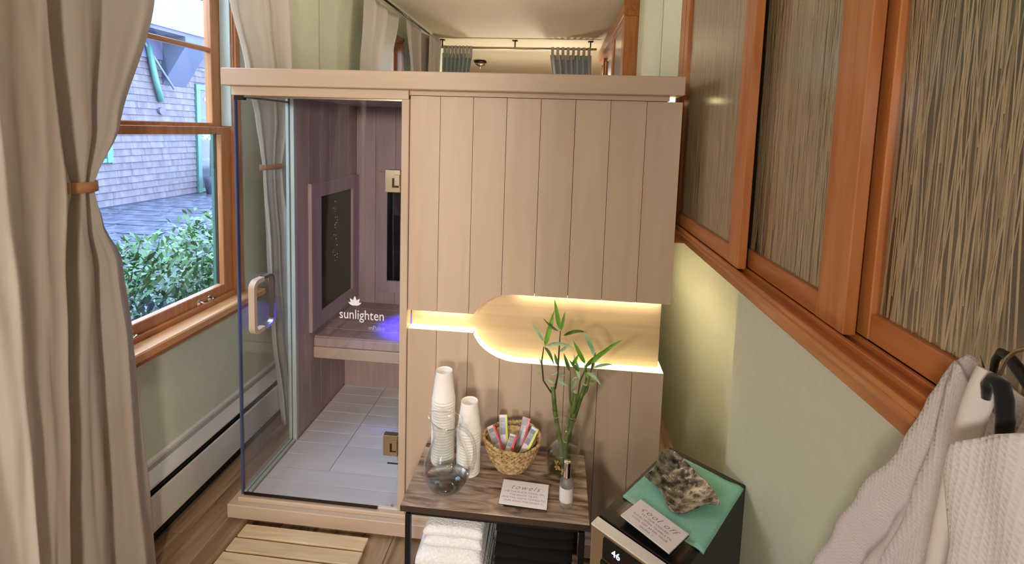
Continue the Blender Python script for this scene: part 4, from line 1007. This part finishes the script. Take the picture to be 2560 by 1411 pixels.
nb = thing('neighbour_building', 'grey shingled building with teal trimmed openings across the patio', 'building', (NX-.5, 6, GZ))
DY0, DY1, DZ1 = 7.20, 8.35, 2.50        # door/window bay
WYa, WYb, WZa, WZb = 4.2, 5.33, 1.03, 2.4
put('wall_core', MB().box(NX-3, NX-.03, -4, 14, GZ-.1, 4.6), 'soffit', nb)
sh = []; rs = random.Random(5); z = GZ+.02; row = 0
small = MB()
def shingle(mb, ya, yb, z0, h_): mb.prism([(NX-.028, ya, z0), (NX+.002, ya, z0), (NX-.018, ya, z0+h_), (NX-.028, ya, z0+h_)], (0, yb-ya, 0))
items = []
while z < 3.3:
    y = 3.6+rs.random()*.2
    while y < 10.5:
        wd = rs.uniform(.22, .60); ya, yb = y, y+wd; y = yb
        if yb > DY0-.02 and ya < DY1+.02 and z < DZ1: 
            if ya < DY0-.02 < yb: yb = DY0-.02
            elif ya < DY1+.02 < yb: ya = DY1+.02
            else: continue
        if yb > WYa and ya < WYb and z+.10 > WZa and z < WZb:
            if ya < WYb < yb: ya = WYb
            else: continue
        if yb-ya > .02: items.append((ya, yb, z))
    z += .118; row += 1
vis = [it for it in items if 5.0 < it[0] < 8.9][:295]; vs_ = set(vis)
for (ya, yb, z) in vis:
    mb = MB(); shingle(mb, ya+.002, yb-.002, z, .125); put('shingle', mb, 'shingle', nb, loc=(NX, (ya+yb)/2, z))
mb = MB()
for it in items:
    if it not in vs_: shingle(mb, it[0]+.002, it[1]-.002, it[2], .125)
put('shingle_rest', mb, 'shingle', nb, kind='stuff')
def opening(ya, yb, za, zb, rails, nm):
    f = MB(); w_ = .10
    f.box(NX-.03, NX+.03, ya, ya+w_, za, zb, bev=.004); f.box(NX-.03, NX+.03, yb-w_, yb, za, zb, bev=.004); f.box(NX-.03, NX+.034, ya-.01, yb+.01, zb-w_, zb+.01, bev=.004)
    for r_ in rails: f.box(NX-.03, NX+.02, ya+w_, yb-w_, r_-.035, r_+.035, bev=.003)
    f = put(nm, f, 'teal_trim', nb)
    put('dark_pane', MB().box(NX-.025, NX-.015, ya+w_, yb-w_, za, zb-w_), 'dark_pane', f)
    return f
dd = opening(DY0, DY1, GZ, DZ1, [1.84, GZ+.05], 'door')
opening(WYa, WYb, WZa, WZb, [WZa+.04, 1.7], 'window')
lamp_in = put('lit_lamp', MB().lathe([(.0, 0), (.03, .0), (.05, .04), (.02, .07), (.0, .07)], (NX-.01, 7.50, 2.19), 12, close=True), 'porch_lamp', dd)
put('painted_bench_reflection', MB().box(NX-.014, NX-.008, DY0+.12, DY1-.12, .95, 1.0), 'pale_trim', dd)  # pale strip painted on the pane as a reflected bench
# painted shade band, eave and bracket
B('eave_shade_band', 'soffit', nb, NX-.03, NX+.02, 3.5, 12, 2.86, 3.30, bev=.003)  # dark purple strip stands in for the shade below the eave
B('eave_board', 'pale_trim', nb, NX-.03, NX+.50, 3.5, 12, 3.36, 3.46, bev=.004)
B('eave_soffit', 'soffit', nb, NX-.03, NX+.46, 3.5, 12, 3.30, 3.36, bev=.0)
for k_, z in enumerate((3.46, 3.66, 3.86, 4.06)): B('clapboard', 'pale_trim', nb, NX-.03+.0, NX+.46-.03*k_, 3.5, 12, z+.006, z+.20, bev=.003)
br = MB().prism([(NX+.0, 6.40, 2.42), (NX+.0, 6.40, 3.3), (NX+.48, 6.40, 3.3), (NX+.48, 6.40, 3.12)], (0, .55, 0))
put('eave_bracket', br, 'eave_dark', nb)
put('bracket_edge', MB().tube([(NX+.05, 5.85, 3.28), (NX+.10, 6.55, 2.35)], .02, 8), 'pale_trim', nb)
put('gutter_pipe', MB().tube([(NX+.06, 6.05, 3.1), (NX+.06, 6.18, 2.5), (NX+.05, 6.30, 2.1)], .05, 10), 'teal_trim', nb)
put('wall_vent', MB().prism([(NX, 6.33+.07*math.cos(i*PI/7), 1.93+.07*math.sin(i*PI/7)) for i in range(14)], (.05, 0, 0)), 'soffit', nb)
# our own porch beam
pb = thing('porch_beam', 'grey porch beam crossing the top of the window view', 'beam', (-1.5, 1.6, 2.6))
put('beam', MB().prism([(-1.42, .6, 2.62), (-1.42, 2.6, 2.80), (-1.42, 2.6, 3.05), (-1.42, .6, 2.87)], (-.16, .10, 0)), 'eave_dark', pb)
put('fascia', MB().prism([(-1.38, .6, 2.60), (-1.38, 2.6, 2.77), (-1.38, 2.6, 2.83), (-1.38, .6, 2.66)], (-.02, 0, 0)), 'pale_trim', pb)
# flowering planter near the far wall
pl = thing('flower_tub', 'small tub of white flowers beside the far teal door', 'plant', (NX+.35, 7.15, GZ))
mb = MB(); rs = random.Random(9)
for i in range(260):
    a = rs.random()*2*PI; r = .30*math.sqrt(rs.random()); zc = 1.40+.16*rs.random(); c_ = Vector((NX+.35+r*math.cos(a)*.7, 7.25+r*math.sin(a), zc)); s_ = rs.uniform(.012, .028)
    t = Vector((rs.gauss(0, 1), rs.gauss(0, 1), rs.gauss(0, 1))).normalized(); u_ = t.orthogonal().normalized()
    mb.add([(c_-t*s_)[:], (c_+u_*s_*.6)[:], (c_+t*s_)[:], (c_-u_*s_*.6)[:]], [(0, 1, 2, 3)], i % 2)
put('blossom', mb, ['paper_white', 'leaf_b'], pl, kind='stuff')
put('pot', MB().lathe([(.16, GZ), (.22, GZ+.35), (.10, GZ+.36), (.08, 1.40), (.0, 1.41)], (NX+.35, 7.25, 0), 20), 'flagstone', pl)
# hedge
hg = thing('hedge', 'green leafy hedge growing right outside the window', 'hedge', (-1.2, 1.4, GZ))
rs = random.Random(21); mb = MB()
def leaf(mb, c_, t, w_, l, mi=0):
    t = t.normalized(); s_ = t.cross(Vector((rs.gauss(0, .5), rs.gauss(0, .5), 1))).normalized(); up = t.cross(s_)
    mb.add([(c_)[:], (c_+t*l*.5+s_*w_-up*w_*.3)[:], (c_+t*l)[:], (c_+t*l*.5-s_*w_-up*w_*.3)[:]], [(0, 1, 2, 3)], mi, True)
for i in range(15000):
    x = -.62-1.0*rs.random(); y = -1.6+5.6*rs.random()
    topz = .98+.10*noise.noise(Vector((x*3, y*2.2, 1)))+.05*noise.noise(Vector((x*9, y*9, 4)))+(.04 if y < .3 else 0)
    q = rs.random()**.55; z = GZ+(topz-GZ)*q
    if rs.random() < .25: x = -.60-.06*rs.random()
    leaf(mb, Vector((x, y, z)), Vector((rs.gauss(0, 1), rs.gauss(0, 1), rs.gauss(.7, .7))), rs.uniform(.010, .017), rs.uniform(.045, .075), 0)
put('foliage', mb, 'hedge_leaf', hg, kind='stuff')
mb = MB()
for i in range(60):
    x = -.65-.9*rs.random(); y = -1.5+5.4*rs.random()
    mb.tube([(x, y, GZ-.03), (x+rs.gauss(0, .06), y+rs.gauss(0, .06), .6), (x+rs.gauss(0, .12), y+rs.gauss(0, .12), .98)], [.012, .008, .003], 5)
put('stem', mb, 'hedge_stem', hg, kind='stuff')
